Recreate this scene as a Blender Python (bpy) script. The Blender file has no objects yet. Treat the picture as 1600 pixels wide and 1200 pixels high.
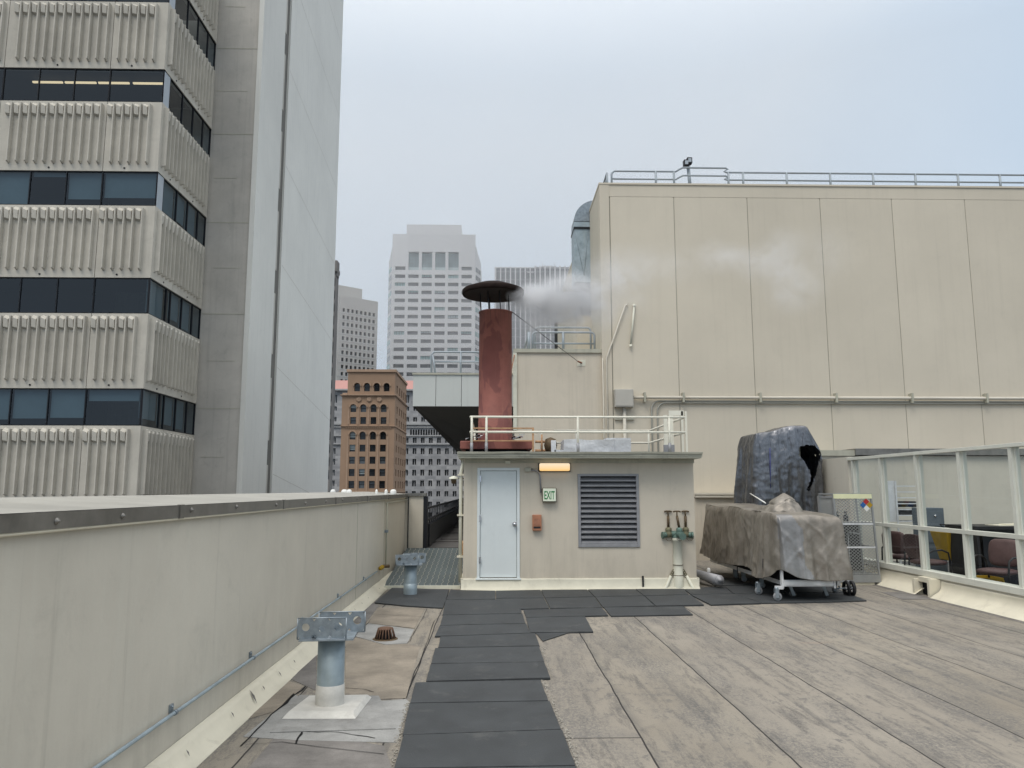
import bpy, math, random
from mathutils import Vector, noise, Matrix
random.seed(7)
sc = bpy.context.scene
col = sc.collection
R = math.radians
# ------------------------------------------------------------------ camera
H = 1.75; F = 1200.0
PITCH = math.atan(165 / F); YAW = math.atan(28 * math.cos(PITCH) / F)
cam = bpy.data.cameras.new('camera'); co = bpy.data.objects.new('camera', cam); col.objects.link(co)
co.location = (0, 0, H); co.rotation_euler = (math.pi / 2 + PITCH, 0, -YAW)
cam.sensor_width = 36; cam.lens = 36 * F / 1600; cam.clip_start = 0.05; cam.clip_end = 4000
sc.camera = co
RM = co.rotation_euler.to_matrix()
def pt(u, v, X=None, Y=None, Z=None):
    """point of the sight line measured in the photo that lies on a known plane of the place"""
    d = RM @ Vector(((u - 800) / F, (600 - v) / F, -1))
    o = Vector((0, 0, H))
    if X is not None: t = (X - o.x) / d.x
    elif Y is not None: t = (Y - o.y) / d.y
    else: t = (Z - o.z) / d.z
    return o + d * t
def px(u, Y, v=650): return pt(u, v, Y=Y).x
def pz(v, Y, u=800): return pt(u, v, Y=Y).z
# ------------------------------------------------------------------ materials
MATS = {}
def nodes(name):
    m = bpy.data.materials.new(name); m.use_nodes = True
    nt = m.node_tree; b = nt.nodes['Principled BSDF']
    return m, nt, b
def N(nt, t, **k):
    n = nt.nodes.new(t)
    for a, v in k.items():
        if a in n.inputs: n.inputs[a].default_value = v
        else: setattr(n, a, v)
    return n
def L(nt, a, b): nt.links.new(a, b)
def pos(nt, scale=(1, 1, 1)):
    g = N(nt, 'ShaderNodeNewGeometry'); mp = N(nt, 'ShaderNodeMapping'); mp.inputs['Scale'].default_value = scale
    L(nt, g.outputs['Position'], mp.inputs['Vector']); return mp.outputs[0]
def ramp(nt, src, p0, p1, c0=(0, 0, 0, 1), c1=(1, 1, 1, 1)):
    r = N(nt, 'ShaderNodeValToRGB'); e = r.color_ramp.elements
    e[0].position = p0; e[0].color = c0; e[1].position = p1; e[1].color = c1
    L(nt, src, r.inputs[0]); return r.outputs[0]
def noi(nt, vec, scale, detail=4, rough=.6, dist=0):
    n = N(nt, 'ShaderNodeTexNoise'); n.inputs['Scale'].default_value = scale; n.inputs['Detail'].default_value = detail
    n.inputs['Roughness'].default_value = rough; n.inputs['Distortion'].default_value = dist
    L(nt, vec, n.inputs['Vector']); return n.outputs[0]
def mix(nt, fac, a, b, mode='MIX'):
    m = N(nt, 'ShaderNodeMix', data_type='RGBA', blend_type=mode)
    for s, i in ((fac, 0), (a, 6), (b, 7)):
        if isinstance(s, (int, float)): m.inputs[i].default_value = s
        elif isinstance(s, tuple): m.inputs[i].default_value = (*s[:3], 1)
        else: L(nt, s, m.inputs[i])
    return m.outputs[2]
def mth(nt, op, a, b=0.0, c=None):
    m = N(nt, 'ShaderNodeMath', operation=op)
    for i, s in enumerate((a, b, c)):
        if s is None: continue
        if isinstance(s, (int, float)): m.inputs[i].default_value = s
        else: L(nt, s, m.inputs[i])
    return m.outputs[0]
def mat(name, c, rough=.7, metal=0, var=.12, scale=1.5, streak=0, streakc=None, dirt=0, dirtc=(.12, .1, .08), bump=.0, bscale=60, speck=0, spec=.3, vscale=(1, 1, 1), grime=None):
    """painted or weathered surface: cloudy variation, rain streaks, dirt patches, fine bump"""
    if name in MATS: return MATS[name]
    m, nt, b = nodes(name)
    P = pos(nt, vscale)
    v = noi(nt, P, scale, 6, .65)
    lo = tuple(x * (1 - var) for x in c); hi = tuple(min(1, x * (1 + var)) for x in c)
    cc = mix(nt, ramp(nt, v, .3, .7), lo, hi)
    if streak:
        s = noi(nt, pos(nt, (5, 5, .18)), 1.3, 5, .7)
        cc = mix(nt, mth(nt, 'MULTIPLY', ramp(nt, s, .52, .75), streak), cc, streakc or tuple(x * .5 for x in c))
    if dirt:
        d = noi(nt, P, 2.7, 8, .75, .5)
        cc = mix(nt, mth(nt, 'MULTIPLY', ramp(nt, d, .56, .7), dirt), cc, dirtc)
    if grime:
        gz = N(nt, 'ShaderNodeSeparateXYZ'); L(nt, pos(nt), gz.inputs[0])
        gm = N(nt, 'ShaderNodeMapRange'); gm.inputs[1].default_value = grime[0]; gm.inputs[2].default_value = grime[1]; gm.inputs[3].default_value = 1; gm.inputs[4].default_value = 0
        L(nt, gz.outputs[2], gm.inputs[0])
        gn = ramp(nt, noi(nt, pos(nt, (3, 3, .5)), 1.6, 6, .7), .35, .7)
        cc = mix(nt, mth(nt, 'MULTIPLY', mth(nt, 'MULTIPLY', gm.outputs[0], gn), grime[2]), cc, tuple(x * .55 for x in c))
        gs = ramp(nt, noi(nt, pos(nt, (14, 14, .35)), 1.0, 4, .6), .60, .70)
        gt2 = ramp(nt, noi(nt, pos(nt, (1, 1, 1)), .8, 3, .6), .45, .6)
        cc = mix(nt, mth(nt, 'MULTIPLY', mth(nt, 'MULTIPLY', gs, gt2), .30), cc, tuple(x * .6 for x in c))
    if speck:
        d = noi(nt, P, 140, 2, .5)
        cc = mix(nt, mth(nt, 'MULTIPLY', ramp(nt, d, .55, .7), speck), cc, tuple(x * .35 for x in c))
    oi = N(nt, 'ShaderNodeObjectInfo'); mr0 = N(nt, 'ShaderNodeMapRange'); mr0.inputs[3].default_value = .95; mr0.inputs[4].default_value = 1.05; L(nt, oi.outputs['Random'], mr0.inputs[0])
    sv0 = N(nt, 'ShaderNodeVectorMath', operation='SCALE'); L(nt, cc, sv0.inputs[0]); L(nt, mr0.outputs[0], sv0.inputs[3]); cc = sv0.outputs[0]
    L(nt, cc, b.inputs['Base Color'])
    rr = N(nt, 'ShaderNodeMapRange'); rr.inputs[3].default_value = max(.05, rough - .1); rr.inputs[4].default_value = min(1, rough + .1)
    L(nt, v, rr.inputs[0]); L(nt, rr.outputs[0], b.inputs['Roughness'])
    b.inputs['Metallic'].default_value = metal; b.inputs['Specular IOR Level'].default_value = spec
    if bump:
        bn = N(nt, 'ShaderNodeBump'); bn.inputs['Strength'].default_value = bump; bn.inputs['Distance'].default_value = .01
        L(nt, noi(nt, P, bscale, 6, .6), bn.inputs['Height']); L(nt, bn.outputs[0], b.inputs['Normal'])
    MATS[name] = m; return m
BEIGE = mat('beige_stucco', (.585, .53, .43), .75, var=.06, scale=.35, streak=.15, streakc=(.36, .33, .26), bump=.12, bscale=45, dirt=.10, dirtc=(.36, .34, .29))
BEIGE2 = mat('beige_parapet', (.595, .555, .47), .6, var=.10, scale=.5, streak=.4, streakc=(.64, .62, .53), grime=(.1, .9, .45), bump=.14, bscale=22, dirt=.28, dirtc=(.42, .40, .34))
BEIGE3 = mat('beige_shed', (.61, .55, .45), .75, var=.08, scale=.7, grime=(.15, .75, .45), streak=.3, streakc=(.36, .33, .26), bump=.15, bscale=60, dirt=.15, dirtc=(.36, .33, .27))
CREAM = mat('cream_flashing', (.70, .655, .525), .5, var=.07, scale=2, dirt=.35, dirtc=(.35, .32, .25), bump=.2, bscale=9)
CREAMD = mat('dull_cream_flashing', (.58, .555, .45), .55, var=.09, scale=2.5, dirt=.45, dirtc=(.33, .30, .24), bump=.3, bscale=9)
CREAMP = mat('cream_paint', (.66, .65, .54), .45, var=.06, scale=3, dirt=.3, dirtc=(.34, .31, .24), streak=.15)
SCREEN = mat('white_green_paint', (.61, .61, .54), .4, var=.05, scale=3, dirt=.14, dirtc=(.42, .41, .34), streak=.15)
FASCIA = mat('fascia_paint', (.43, .42, .34), .6, var=.1, scale=2, streak=.4, streakc=(.22, .21, .17), dirt=.4, dirtc=(.2, .19, .15))
GALV = mat('galvanised_steel', (.27, .31, .34), .42, metal=.55, var=.25, scale=14, dirt=.3, dirtc=(.2, .22, .23))
GALVB = mat('galvanised_blue', (.33, .40, .44), .45, metal=.3, var=.2, scale=5, streak=.4, streakc=(.42, .47, .44), dirt=.3, dirtc=(.16, .2, .19))
CAPM = mat('cap_metal', (.22, .21, .19), .38, metal=.55, var=.25, scale=4, dirt=.4, dirtc=(.14, .13, .12))
CAPT = mat('cap_top', (.33, .32, .285), .6, var=.16, scale=1.2, dirt=.3, dirtc=(.28, .26, .22))
RAILG = mat('rail_grey', (.33, .37, .40), .5, metal=.2, var=.1, scale=3, dirt=.2)
RAILC = mat('rail_cream', (.70, .68, .58), .45, var=.06, scale=4, dirt=.35, dirtc=(.3, .26, .2))
RUST = mat('rust_steel', (.34, .16, .10), .8, var=.25, scale=9, dirt=.5, dirtc=(.14, .06, .04), bump=.2)
TAN = mat('rust_tan', (.45, .27, .15), .8, var=.3, scale=9, dirt=.4, dirtc=(.2, .08, .04))
BLACK = mat('black_steel', (.02, .02, .022), .5, var=.2, scale=8)
DARK = mat('dark_void', (.006, .006, .007), .9, var=.1)
DOORM = mat('door_paint', (.70, .745, .74), .4, var=.04, scale=1.5, dirt=.14, dirtc=(.4, .42, .42), streak=.06)
LOUV = mat('louvre_metal', (.30, .30, .31), .5, metal=.3, var=.12, scale=6, dirt=.25, dirtc=(.12, .11, .1))
WHITEM = mat('white_metal', (.66, .67, .68), .35, metal=.1, var=.1, scale=5, dirt=.35, dirtc=(.25, .22, .18))
GREENB = mat('green_brass', (.13, .20, .17), .6, metal=.4, var=.3, scale=25, dirt=.4, dirtc=(.12, .10, .05))
BRONZ = mat('brown_bronze', (.12, .085, .05), .6, metal=.4, var=.3, scale=25)
RUBW = mat('rubber_wheel', (.10, .10, .10), .7, var=.2, scale=20)
CONCL = mat('precast_concrete', (.525, .495, .43), .85, var=.11, scale=1.1, streak=.3, streakc=(.33, .31, .27), dirt=.25, dirtc=(.33, .31, .27), bump=.35, bscale=14, speck=.12)
CONCS = mat('shaft_concrete', (.50, .475, .43), .85, var=.14, scale=.5, streak=.3, streakc=(.25, .24, .22), dirt=.3, dirtc=(.25, .24, .22), bump=.3, bscale=6)
CONCW = mat('light_concrete', (.70, .695, .65), .8, var=.06, scale=.22, streak=.22, streakc=(.40, .41, .40), dirt=.14, dirtc=(.40, .41, .39), bump=.15, bscale=4)
FRAMED = mat('dark_frame', (.022, .024, .028), .4, metal=.3, var=.1)
BLIND = mat('blind_fabric', (.30, .36, .37), .8, var=.08, scale=.8)
LTGR = mat('light_infill', (.40, .44, .48), .4, var=.05)
OFFICE = mat('office_dark', (.035, .038, .042), .9, var=.3, scale=.6)
MAROON = mat('maroon_vinyl', (.105, .06, .058), .5, var=.12, scale=7)
YELLOW = mat('yellow_plastic', (.40, .25, .02), .45, var=.1, scale=7)
LOCKER = mat('locker_blue_grey', (.10, .125, .15), .5, var=.1, scale=5)
REDM = mat('red_plastic', (.40, .03, .03), .5, var=.1)
WHITE = mat('white_plastic', (.75, .75, .72), .5, var=.05)
BLUE = mat('blue_ink', (.03, .12, .35), .5, var=.05)
LEMON = mat('pale_yellow_strip', (.72, .72, .46), .5, var=.05, scale=5)
CHROME = mat('chrome', (.6, .6, .62), .2, metal=1, var=.05)

def deck_material():
    m, nt, b = nodes('roofing_sheet'); P = pos(nt)
    sx = N(nt, 'ShaderNodeSeparateXYZ'); L(nt, P, sx.inputs[0])
    wob = noi(nt, pos(nt, (.25, .6, 1)), 1.0, 3)
    xx = mth(nt, 'ADD', sx.outputs[0], mth(nt, 'MULTIPLY', wob, .07))
    k = mth(nt, 'DIVIDE', mth(nt, 'SUBTRACT', xx, .175), .905)
    fr = mth(nt, 'FRACT', k); cell = mth(nt, 'FLOOR', k)
    seam = mth(nt, 'LESS_THAN', fr, .015)
    lap = ramp(nt, fr, .0, .11, (1, 1, 1, 1), (0, 0, 0, 1))
    rn = N(nt, 'ShaderNodeTexWhiteNoise', noise_dimensions='1D'); L(nt, cell, rn.inputs['W'])
    yk = mth(nt, 'DIVIDE', mth(nt, 'ADD', sx.outputs[1], mth(nt, 'MULTIPLY', rn.outputs[0], 13.0)), 13.3)
    yf = mth(nt, 'FRACT', yk)
    cross = mth(nt, 'LESS_THAN', yf, .0012)
    crossd = ramp(nt, yf, 0, .02, (1, 1, 1, 1), (0, 0, 0, 1))
    big = noi(nt, P, .55, 5, .6)
    base = mix(nt, ramp(nt, big, .3, .72), (.20, .172, .132), (.305, .272, .218))
    base = mix(nt, mth(nt, 'MULTIPLY', rn.outputs[0], .3), base, (.25, .225, .20))
    gr = noi(nt, pos(nt, (1, .7, 1)), 42, 6, .85)
    st = noi(nt, pos(nt, (4.2, .6, 1)), 1.7, 10, .82, .3)
    base = mix(nt, mth(nt, 'MULTIPLY', mth(nt, 'MULTIPLY', ramp(nt, st, .50, .60), ramp(nt, gr, .34, .54)), .9), base, (.075, .068, .062))
    stm = mth(nt, 'MULTIPLY', ramp(nt, noi(nt, pos(nt, (1.3, .30, 1)), 1.7, 5, .65), .44, .62), ramp(nt, gr, .44, .56))
    base = mix(nt, mth(nt, 'MULTIPLY', stm, .8), base, (.075, .075, .078))
    base = mix(nt, mth(nt, 'MULTIPLY', lap, mth(nt, 'MULTIPLY', ramp(nt, noi(nt, P, 2.3, 7, .7), .40, .58), .75)), base, (.085, .08, .074))
    base = mix(nt, mth(nt, 'MULTIPLY', crossd, .35), base, (.16, .15, .14))
    # second lengthwise lap line, broken into dark streaks
    fr2 = mth(nt, 'FRACT', mth(nt, 'ADD', k, .42))
    l2 = mth(nt, 'MULTIPLY', ramp(nt, fr2, 0, .07, (1, 1, 1, 1), (0, 0, 0, 1)), ramp(nt, noi(nt, pos(nt, (1, .5, 1)), 2.2, 4), .44, .6))
    base = mix(nt, mth(nt, 'MULTIPLY', l2, .75), base, (.085, .08, .075))
    fs_ = noi(nt, pos(nt, (1.4, .9, 1)), 7, 8, .78)
    base = mix(nt, mth(nt, 'MULTIPLY', mth(nt, 'MULTIPLY', ramp(nt, fs_, .53, .60), ramp(nt, noi(nt, P, .8, 4), .40, .56)), .8), base, (.09, .085, .08))
    # rust stain
    rs = mth(nt, 'MULTIPLY', ramp(nt, noi(nt, pos(nt, (.5, 1.2, 1)), 1.3, 5), .66, .74), .35)
    base = mix(nt, rs, base, (.32, .16, .09))
    grit = noi(nt, P, 260, 2, .5)
    base = mix(nt, ramp(nt, grit, .35, .65), mix(nt, .8, base, (.03, .03, .03), 'MIX') if False else mix(nt, .28, base, (.08, .075, .07)), mix(nt, .12, base, (.7, .68, .62)))
    base = mix(nt, mth(nt, 'MAXIMUM', seam, cross), base, (.035, .032, .03))
    L(nt, base, b.inputs['Base Color']); b.inputs['Roughness'].default_value = .85; b.inputs['Specular IOR Level'].default_value = .25
    bn = N(nt, 'ShaderNodeBump'); bn.inputs['Strength'].default_value = .5; bn.inputs['Distance'].default_value = .01
    hh = mth(nt, 'ADD', mth(nt, 'MULTIPLY', noi(nt, P, 3, 4), 1.5), mth(nt, 'MULTIPLY', grit, .25))
    hh = mth(nt, 'SUBTRACT', hh, mth(nt, 'MULTIPLY', mth(nt, 'MAXIMUM', seam, cross), 1.0))
    L(nt, hh, bn.inputs['Height']); L(nt, bn.outputs[0], b.inputs['Normal'])
    return m
DECK = deck_material()
PATCHG = mat('patch_grey', (.27, .27, .26), .8, var=.25, scale=3.5, dirt=.75, dirtc=(.16, .15, .14), bump=.3, bscale=25, speck=.35)
PATCHW = mat('patch_white', (.50, .49, .455), .6, var=.14, scale=6, dirt=.6, dirtc=(.35, .33, .3), bump=.3, bscale=20, speck=.1)
PATCHD = mat('patch_dark', (.165, .155, .145), .85, var=.3, scale=3, dirt=.7, dirtc=(.10, .09, .085), bump=.35, bscale=35, speck=.35)
PATCHT = mat('patch_tan', (.235, .205, .165), .85, var=.3, scale=2.4, dirt=.75, dirtc=(.14, .125, .11), bump=.3, bscale=30, speck=.35)
MATM = mat('rubber_mat', (.040, .044, .047), .65, var=.25, scale=2.6, dirt=.5, dirtc=(.105, .105, .10), bump=.25, bscale=160, speck=.15, spec=.35)
WALK = mat('walkway_floor', (.10, .095, .09), .8, var=.25, scale=1, dirt=.4)
STREET = mat('street_asphalt', (.06, .06, .06), .9, var=.2, scale=.05)
RAMPM = mat('ramp_steel', (.10, .125, .13), .5, metal=.2, var=.2, scale=1.2, dirt=.3, dirtc=(.14, .10, .07))
WIREM = mat('ramp_wire', (.48, .48, .42), .5, var=.15, scale=5)
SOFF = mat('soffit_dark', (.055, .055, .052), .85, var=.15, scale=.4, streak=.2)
OVERW = mat('overhang_panel', (.54, .56, .53), .6, var=.04, scale=.4, streak=.12)

def chimney_material():
    m, nt, b = nodes('flue_paint'); P = pos(nt)
    v = noi(nt, P, 3, 6, .65)
    c = mix(nt, ramp(nt, v, .3, .7), (.20, .065, .048), (.29, .10, .075))
    d = noi(nt, pos(nt, (1, 1, .6)), 2.6, 3, .45, .6)
    c = mix(nt, mth(nt, 'MULTIPLY', ramp(nt, d, .50, .515), .55), c, (.125, .036, .034))
    s = noi(nt, pos(nt, (16, 16, .6)), 1.5, 5, .7)
    c = mix(nt, mth(nt, 'MULTIPLY', ramp(nt, s, .58, .75), .35), c, (.34, .16, .10))
    sx = N(nt, 'ShaderNodeSeparateXYZ'); L(nt, P, sx.inputs[0])
    top = ramp(nt, mth(nt, 'SUBTRACT', sx.outputs[2], 4.9), 0, .55)
    c = mix(nt, mth(nt, 'MULTIPLY', top, mth(nt, 'MULTIPLY', ramp(nt, s, .42, .6), .7)), c, (.035, .022, .02))
    L(nt, c, b.inputs['Base Color']); b.inputs['Roughness'].default_value = .6
    bn = N(nt, 'ShaderNodeBump'); bn.inputs['Strength'].default_value = .2; bn.inputs['Distance'].default_value = .01
    L(nt, d, bn.inputs['Height']); L(nt, bn.outputs[0], b.inputs['Normal'])
    return m
FLUE = chimney_material()
def tarp_material(name, c0, c1, metal, rough, crs, painted_glint=0, stain=(.1, .08, .07), vert=1.0, amp=.02):
    """sheet plastic: cloudy soiling plus sharp creases from ridged noise, optional painted glints"""
    m, nt, b = nodes(name); P = pos(nt)
    v = noi(nt, P, 1.6, 8, .7, .6)
    c = mix(nt, ramp(nt, v, .36, .64), c0, c1)
    s = noi(nt, P, 4.5, 8, .75)
    c = mix(nt, mth(nt, 'MULTIPLY', ramp(nt, s, .56, .70), .5), c, stain)
    def ridge(sc, vz, det=3):
        n = N(nt, 'ShaderNodeTexNoise', noise_type='RIDGED_MULTIFRACTAL'); n.inputs['Scale'].default_value = sc; n.inputs['Detail'].default_value = det; n.inputs['Distortion'].default_value = .5
        L(nt, pos(nt, (1, 1, vz)), n.inputs['Vector']); return n.outputs[0]
    rg = ridge(crs, vert)
    if painted_glint:
        c = mix(nt, mth(nt, 'MULTIPLY', ramp(nt, noi(nt, pos(nt, (1, 1, .5)), crs * 5, 5, .7, 1.4), .54, .62), painted_glint), c, (.40, .42, .47))  # specular sparkle painted into the colour as pale flecks
        c = mix(nt, mth(nt, 'MULTIPLY', ramp(nt, noi(nt, pos(nt, (1, 1, vert)), crs * 2.4, 5, .7, 1.4), .36, .45, (1, 1, 1, 1), (0, 0, 0, 1)), .6), c, (.035, .036, .042))
    L(nt, c, b.inputs['Base Color']); b.inputs['Metallic'].default_value = metal; b.inputs['Roughness'].default_value = rough
    bn = N(nt, 'ShaderNodeBump'); bn.inputs['Strength'].default_value = .8; bn.inputs['Distance'].default_value = amp
    h = mth(nt, 'ADD', mth(nt, 'MULTIPLY', rg, .5), mth(nt, 'ADD', mth(nt, 'MULTIPLY', ridge(crs * .37, vert, 2), .9), mth(nt, 'MULTIPLY', noi(nt, P, 30, 3), .12)))
    L(nt, h, bn.inputs['Height']); L(nt, bn.outputs[0], b.inputs['Normal'])
    return m
TARPB = tarp_material('weathered_tarp', (.145, .128, .105), (.27, .245, .21), .3, .42, 2.6, stain=(.11, .095, .08), vert=.4, amp=.024)
TARPG = tarp_material('grey_tarp_patch', (.16, .155, .15), (.29, .285, .28), .5, .38, 3, stain=(.10, .08, .07), vert=.4, amp=.024)
TARPS = tarp_material('silver_tarp', (.105, .11, .118), (.21, .215, .23), .8, .31, 6, painted_glint=.2, stain=(.045, .045, .055), vert=.12, amp=.018)

def glass_material(name, tint, refl, rough=.02):
    m = bpy.data.materials.new(name); m.use_nodes = True; nt = m.node_tree; nt.nodes.clear()
    o = N(nt, 'ShaderNodeOutputMaterial'); t = N(nt, 'ShaderNodeBsdfTransparent'); t.inputs[0].default_value = (*tint, 1)
    g = N(nt, 'ShaderNodeBsdfGlossy'); g.inputs['Roughness'].default_value = rough
    g.inputs['Color'].default_value = (.9, .95, 1, 1)
    ge = N(nt, 'ShaderNodeNewGeometry'); dt = N(nt, 'ShaderNodeVectorMath', operation='DOT_PRODUCT'); L(nt, ge.outputs['Incoming'], dt.inputs[0]); L(nt, ge.outputs['Normal'], dt.inputs[1])
    f = mth(nt, 'MULTIPLY', mth(nt, 'ADD', mth(nt, 'MULTIPLY', mth(nt, 'POWER', mth(nt, 'SUBTRACT', 1.0, mth(nt, 'ABSOLUTE', dt.outputs['Value'])), 5.0), .95), .05), refl)
    bn = N(nt, 'ShaderNodeBump'); bn.inputs['Strength'].default_value = .05; bn.inputs['Distance'].default_value = .02
    L(nt, noi(nt, pos(nt), .9, 2), bn.inputs['Height']); L(nt, bn.outputs[0], g.inputs['Normal'])
    x = N(nt, 'ShaderNodeMixShader'); L(nt, f, x.inputs[0]); L(nt, t.outputs[0], x.inputs[1]); L(nt, g.outputs[0], x.inputs[2])
    L(nt, x.outputs[0], o.inputs[0]); return m
GLASS = glass_material('clear_glass', (.86, .89, .87), .9)
GLASST = glass_material('office_glass', (.42, .50, .55), 1.1)
def opaque_glass(name, c, rough=.12, spec=.5):
    m, nt, b = nodes(name)
    v = noi(nt, pos(nt), .35, 2)
    L(nt, mix(nt, v, tuple(x * .7 for x in c), tuple(x * 1.3 for x in c)), b.inputs['Base Color'])
    b.inputs['Roughness'].default_value = rough; b.inputs['Specular IOR Level'].default_value = spec; return m
PG = [opaque_glass('pane_dark', (.05, .055, .06)), opaque_glass('pane_mid', (.10, .115, .125)), opaque_glass('pane_green', (.22, .38, .37)),
      opaque_glass('pane_light', (.34, .40, .40)), opaque_glass('pane_black', (.018, .02, .022))]
def emis(name, c, s):
    m, nt, b = nodes(name); b.inputs['Base Color'].default_value = (*c, 1)
    b.inputs['Emission Color'].default_value = (*c, 1); b.inputs['Emission Strength'].default_value = s; return m
# ------------------------------------------------------------------ mesh builder
class MB:
    def __init__(s): s.v = []; s.f = []; s.mi = []; s.sm = []
    def add(s, vs, fs, mi=0, smooth=False):
        n = len(s.v); s.v += [tuple(v) for v in vs]
        for f in fs: s.f.append(tuple(i + n for i in f)); s.mi.append(mi); s.sm.append(smooth)
        return s
    def box(s, x0, x1, y0, y1, z0, z1, mi=0):
        if x0 > x1: x0, x1 = x1, x0
        if y0 > y1: y0, y1 = y1, y0
        if z0 > z1: z0, z1 = z1, z0
        vs = [(x, y, z) for z in (z0, z1) for y in (y0, y1) for x in (x0, x1)]
        return s.add(vs, [(0, 2, 3, 1), (4, 5, 7, 6), (0, 1, 5, 4), (2, 6, 7, 3), (0, 4, 6, 2), (1, 3, 7, 5)], mi)
    def quad(s, a, b, c, d, mi=0): return s.add([a, b, c, d], [(0, 1, 2, 3)], mi)
    def slab(s, poly, z0, z1, mi=0):
        """closed prism over a flat polygon of (x, y)"""
        a = sum(poly[i][0] * poly[(i + 1) % len(poly)][1] - poly[(i + 1) % len(poly)][0] * poly[i][1] for i in range(len(poly)))
        if a < 0: poly = poly[::-1]
        n = len(poly); vs = [(p[0], p[1], z0) for p in poly] + [(p[0], p[1], z1) for p in poly]
        fs = [tuple(range(n - 1, -1, -1)), tuple(range(n, 2 * n))] + [(i, (i + 1) % n, n + (i + 1) % n, n + i) for i in range(n)]
        return s.add(vs, fs, mi)
    def extr(s, prof, a, b, mi=0):
        """prism: profile of 3D points swept from offset a to offset b"""
        n = len(prof); a = Vector(a); b = Vector(b)
        vs = [Vector(p) + a for p in prof] + [Vector(p) + b for p in prof]
        fs = [tuple(range(n - 1, -1, -1)), tuple(range(n, 2 * n))] + [(i, (i + 1) % n, n + (i + 1) % n, n + i) for i in range(n)]
        return s.add(vs, fs, mi)
    def tube(s, pts, r, seg=8, mi=0, cap=True):
        pts = [Vector(p) for p in pts]; rings = []
        rr = r if isinstance(r, (list, tuple)) else [r] * len(pts)
        up = None
        for i, p in enumerate(pts):
            if i == 0: t = pts[1] - p
            elif i == len(pts) - 1: t = p - pts[i - 1]
            else: t = (pts[i + 1] - p).normalized() + (p - pts[i - 1]).normalized()
            t.normalize()
            if up is None: up = Vector((0, 0, 1)) if abs(t.z) < .9 else Vector((1, 0, 0))
            a = t.cross(up).normalized(); b2 = a.cross(t).normalized(); up = b2
            rings.append([p + (a * math.cos(2 * math.pi * k / seg) + b2 * math.sin(2 * math.pi * k / seg)) * rr[i] for k in range(seg)])
        vs = [v for r_ in rings for v in r_]; fs = []
        for i in range(len(rings) - 1):
            for k in range(seg):
                k2 = (k + 1) % seg
                fs.append((i * seg + k, (i + 1) * seg + k, (i + 1) * seg + k2, i * seg + k2))
        s.add(vs, fs, mi, True)
        if cap:
            n = len(s.v) - len(vs)
            s.f.append(tuple(n + k for k in range(seg))); s.mi.append(mi); s.sm.append(False)
            s.f.append(tuple(n + (len(rings) - 1) * seg + k for k in range(seg - 1, -1, -1))); s.mi.append(mi); s.sm.append(False)
        return s
    def lathe(s, c, prof, seg=24, mi=0, axis='z', smooth=True):
        """prof: list of (radius, height)"""
        vs = []
        for r, h in prof:
            for k in range(seg):
                a = 2 * math.pi * k / seg; x, y = r * math.cos(a), r * math.sin(a)
                v = (x, y, h) if axis == 'z' else ((h, x, y) if axis == 'x' else (x, h, y))
                vs.append((c[0] + v[0], c[1] + v[1], c[2] + v[2]))
        fs = [(i * seg + k, i * seg + (k + 1) % seg, (i + 1) * seg + (k + 1) % seg, (i + 1) * seg + k) for i in range(len(prof) - 1) for k in range(seg)]
        return s.add(vs, fs, mi, smooth)
    def build(s, name, m, parent=None, bevel=0, kind=None):
        me = bpy.data.meshes.new(name)
        o = bpy.data.objects.new(name, me); col.objects.link(o)
        w = Vector((0, 0, 0)); q = parent
        while q is not None: w += q.location; q = q.parent
        me.from_pydata([tuple(Vector(v) - w) for v in s.v], [], s.f)
        for x in (m if isinstance(m, (list, tuple)) else [m]): me.materials.append(x)
        me.polygons.foreach_set('material_index', s.mi); me.polygons.foreach_set('use_smooth', s.sm)
        me.update()
        if parent is not None: o.parent = parent
        if bevel:
            b = o.modifiers.new('bevel', 'BEVEL'); b.width = bevel; b.segments = 2; b.limit_method = 'ANGLE'
        if kind: o['kind'] = kind
        return o
def thing(name, label, cat, loc, group=None):
    o = bpy.data.objects.new(name, None); col.objects.link(o); o.location = loc; o.empty_display_size = .2
    o['label'] = label; o['category'] = cat
    if group: o['group'] = group
    return o
def tag(o, label, cat, group=None):
    o['label'] = label; o['category'] = cat
    if group: o['group'] = group
    return o
def arc(c, r, a0, a1, n, ex, ey):
    c = Vector(c); ex = Vector(ex); ey = Vector(ey)
    return [c + ex * r * math.cos(a0 + (a1 - a0) * i / n) + ey * r * math.sin(a0 + (a1 - a0) * i / n) for i in range(n + 1)]
# ------------------------------------------------------------------ ground + roof deck
MB().quad((-1500, -1500, -45), (1500, -1500, -45), (1500, 2500, -45), (-1500, 2500, -45)).build('street_ground', STREET, kind='structure')
MB().slab([(-2.9, -8), (24, -8), (24, 19.99), (-2.9, 19.99)], -44.9, 0).build('roof_deck', DECK, kind='structure')
MB().box(-2.9, 2.6, 20.0, 60, -44.8, .38).build('roof_podium', WALK, kind='structure')
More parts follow.
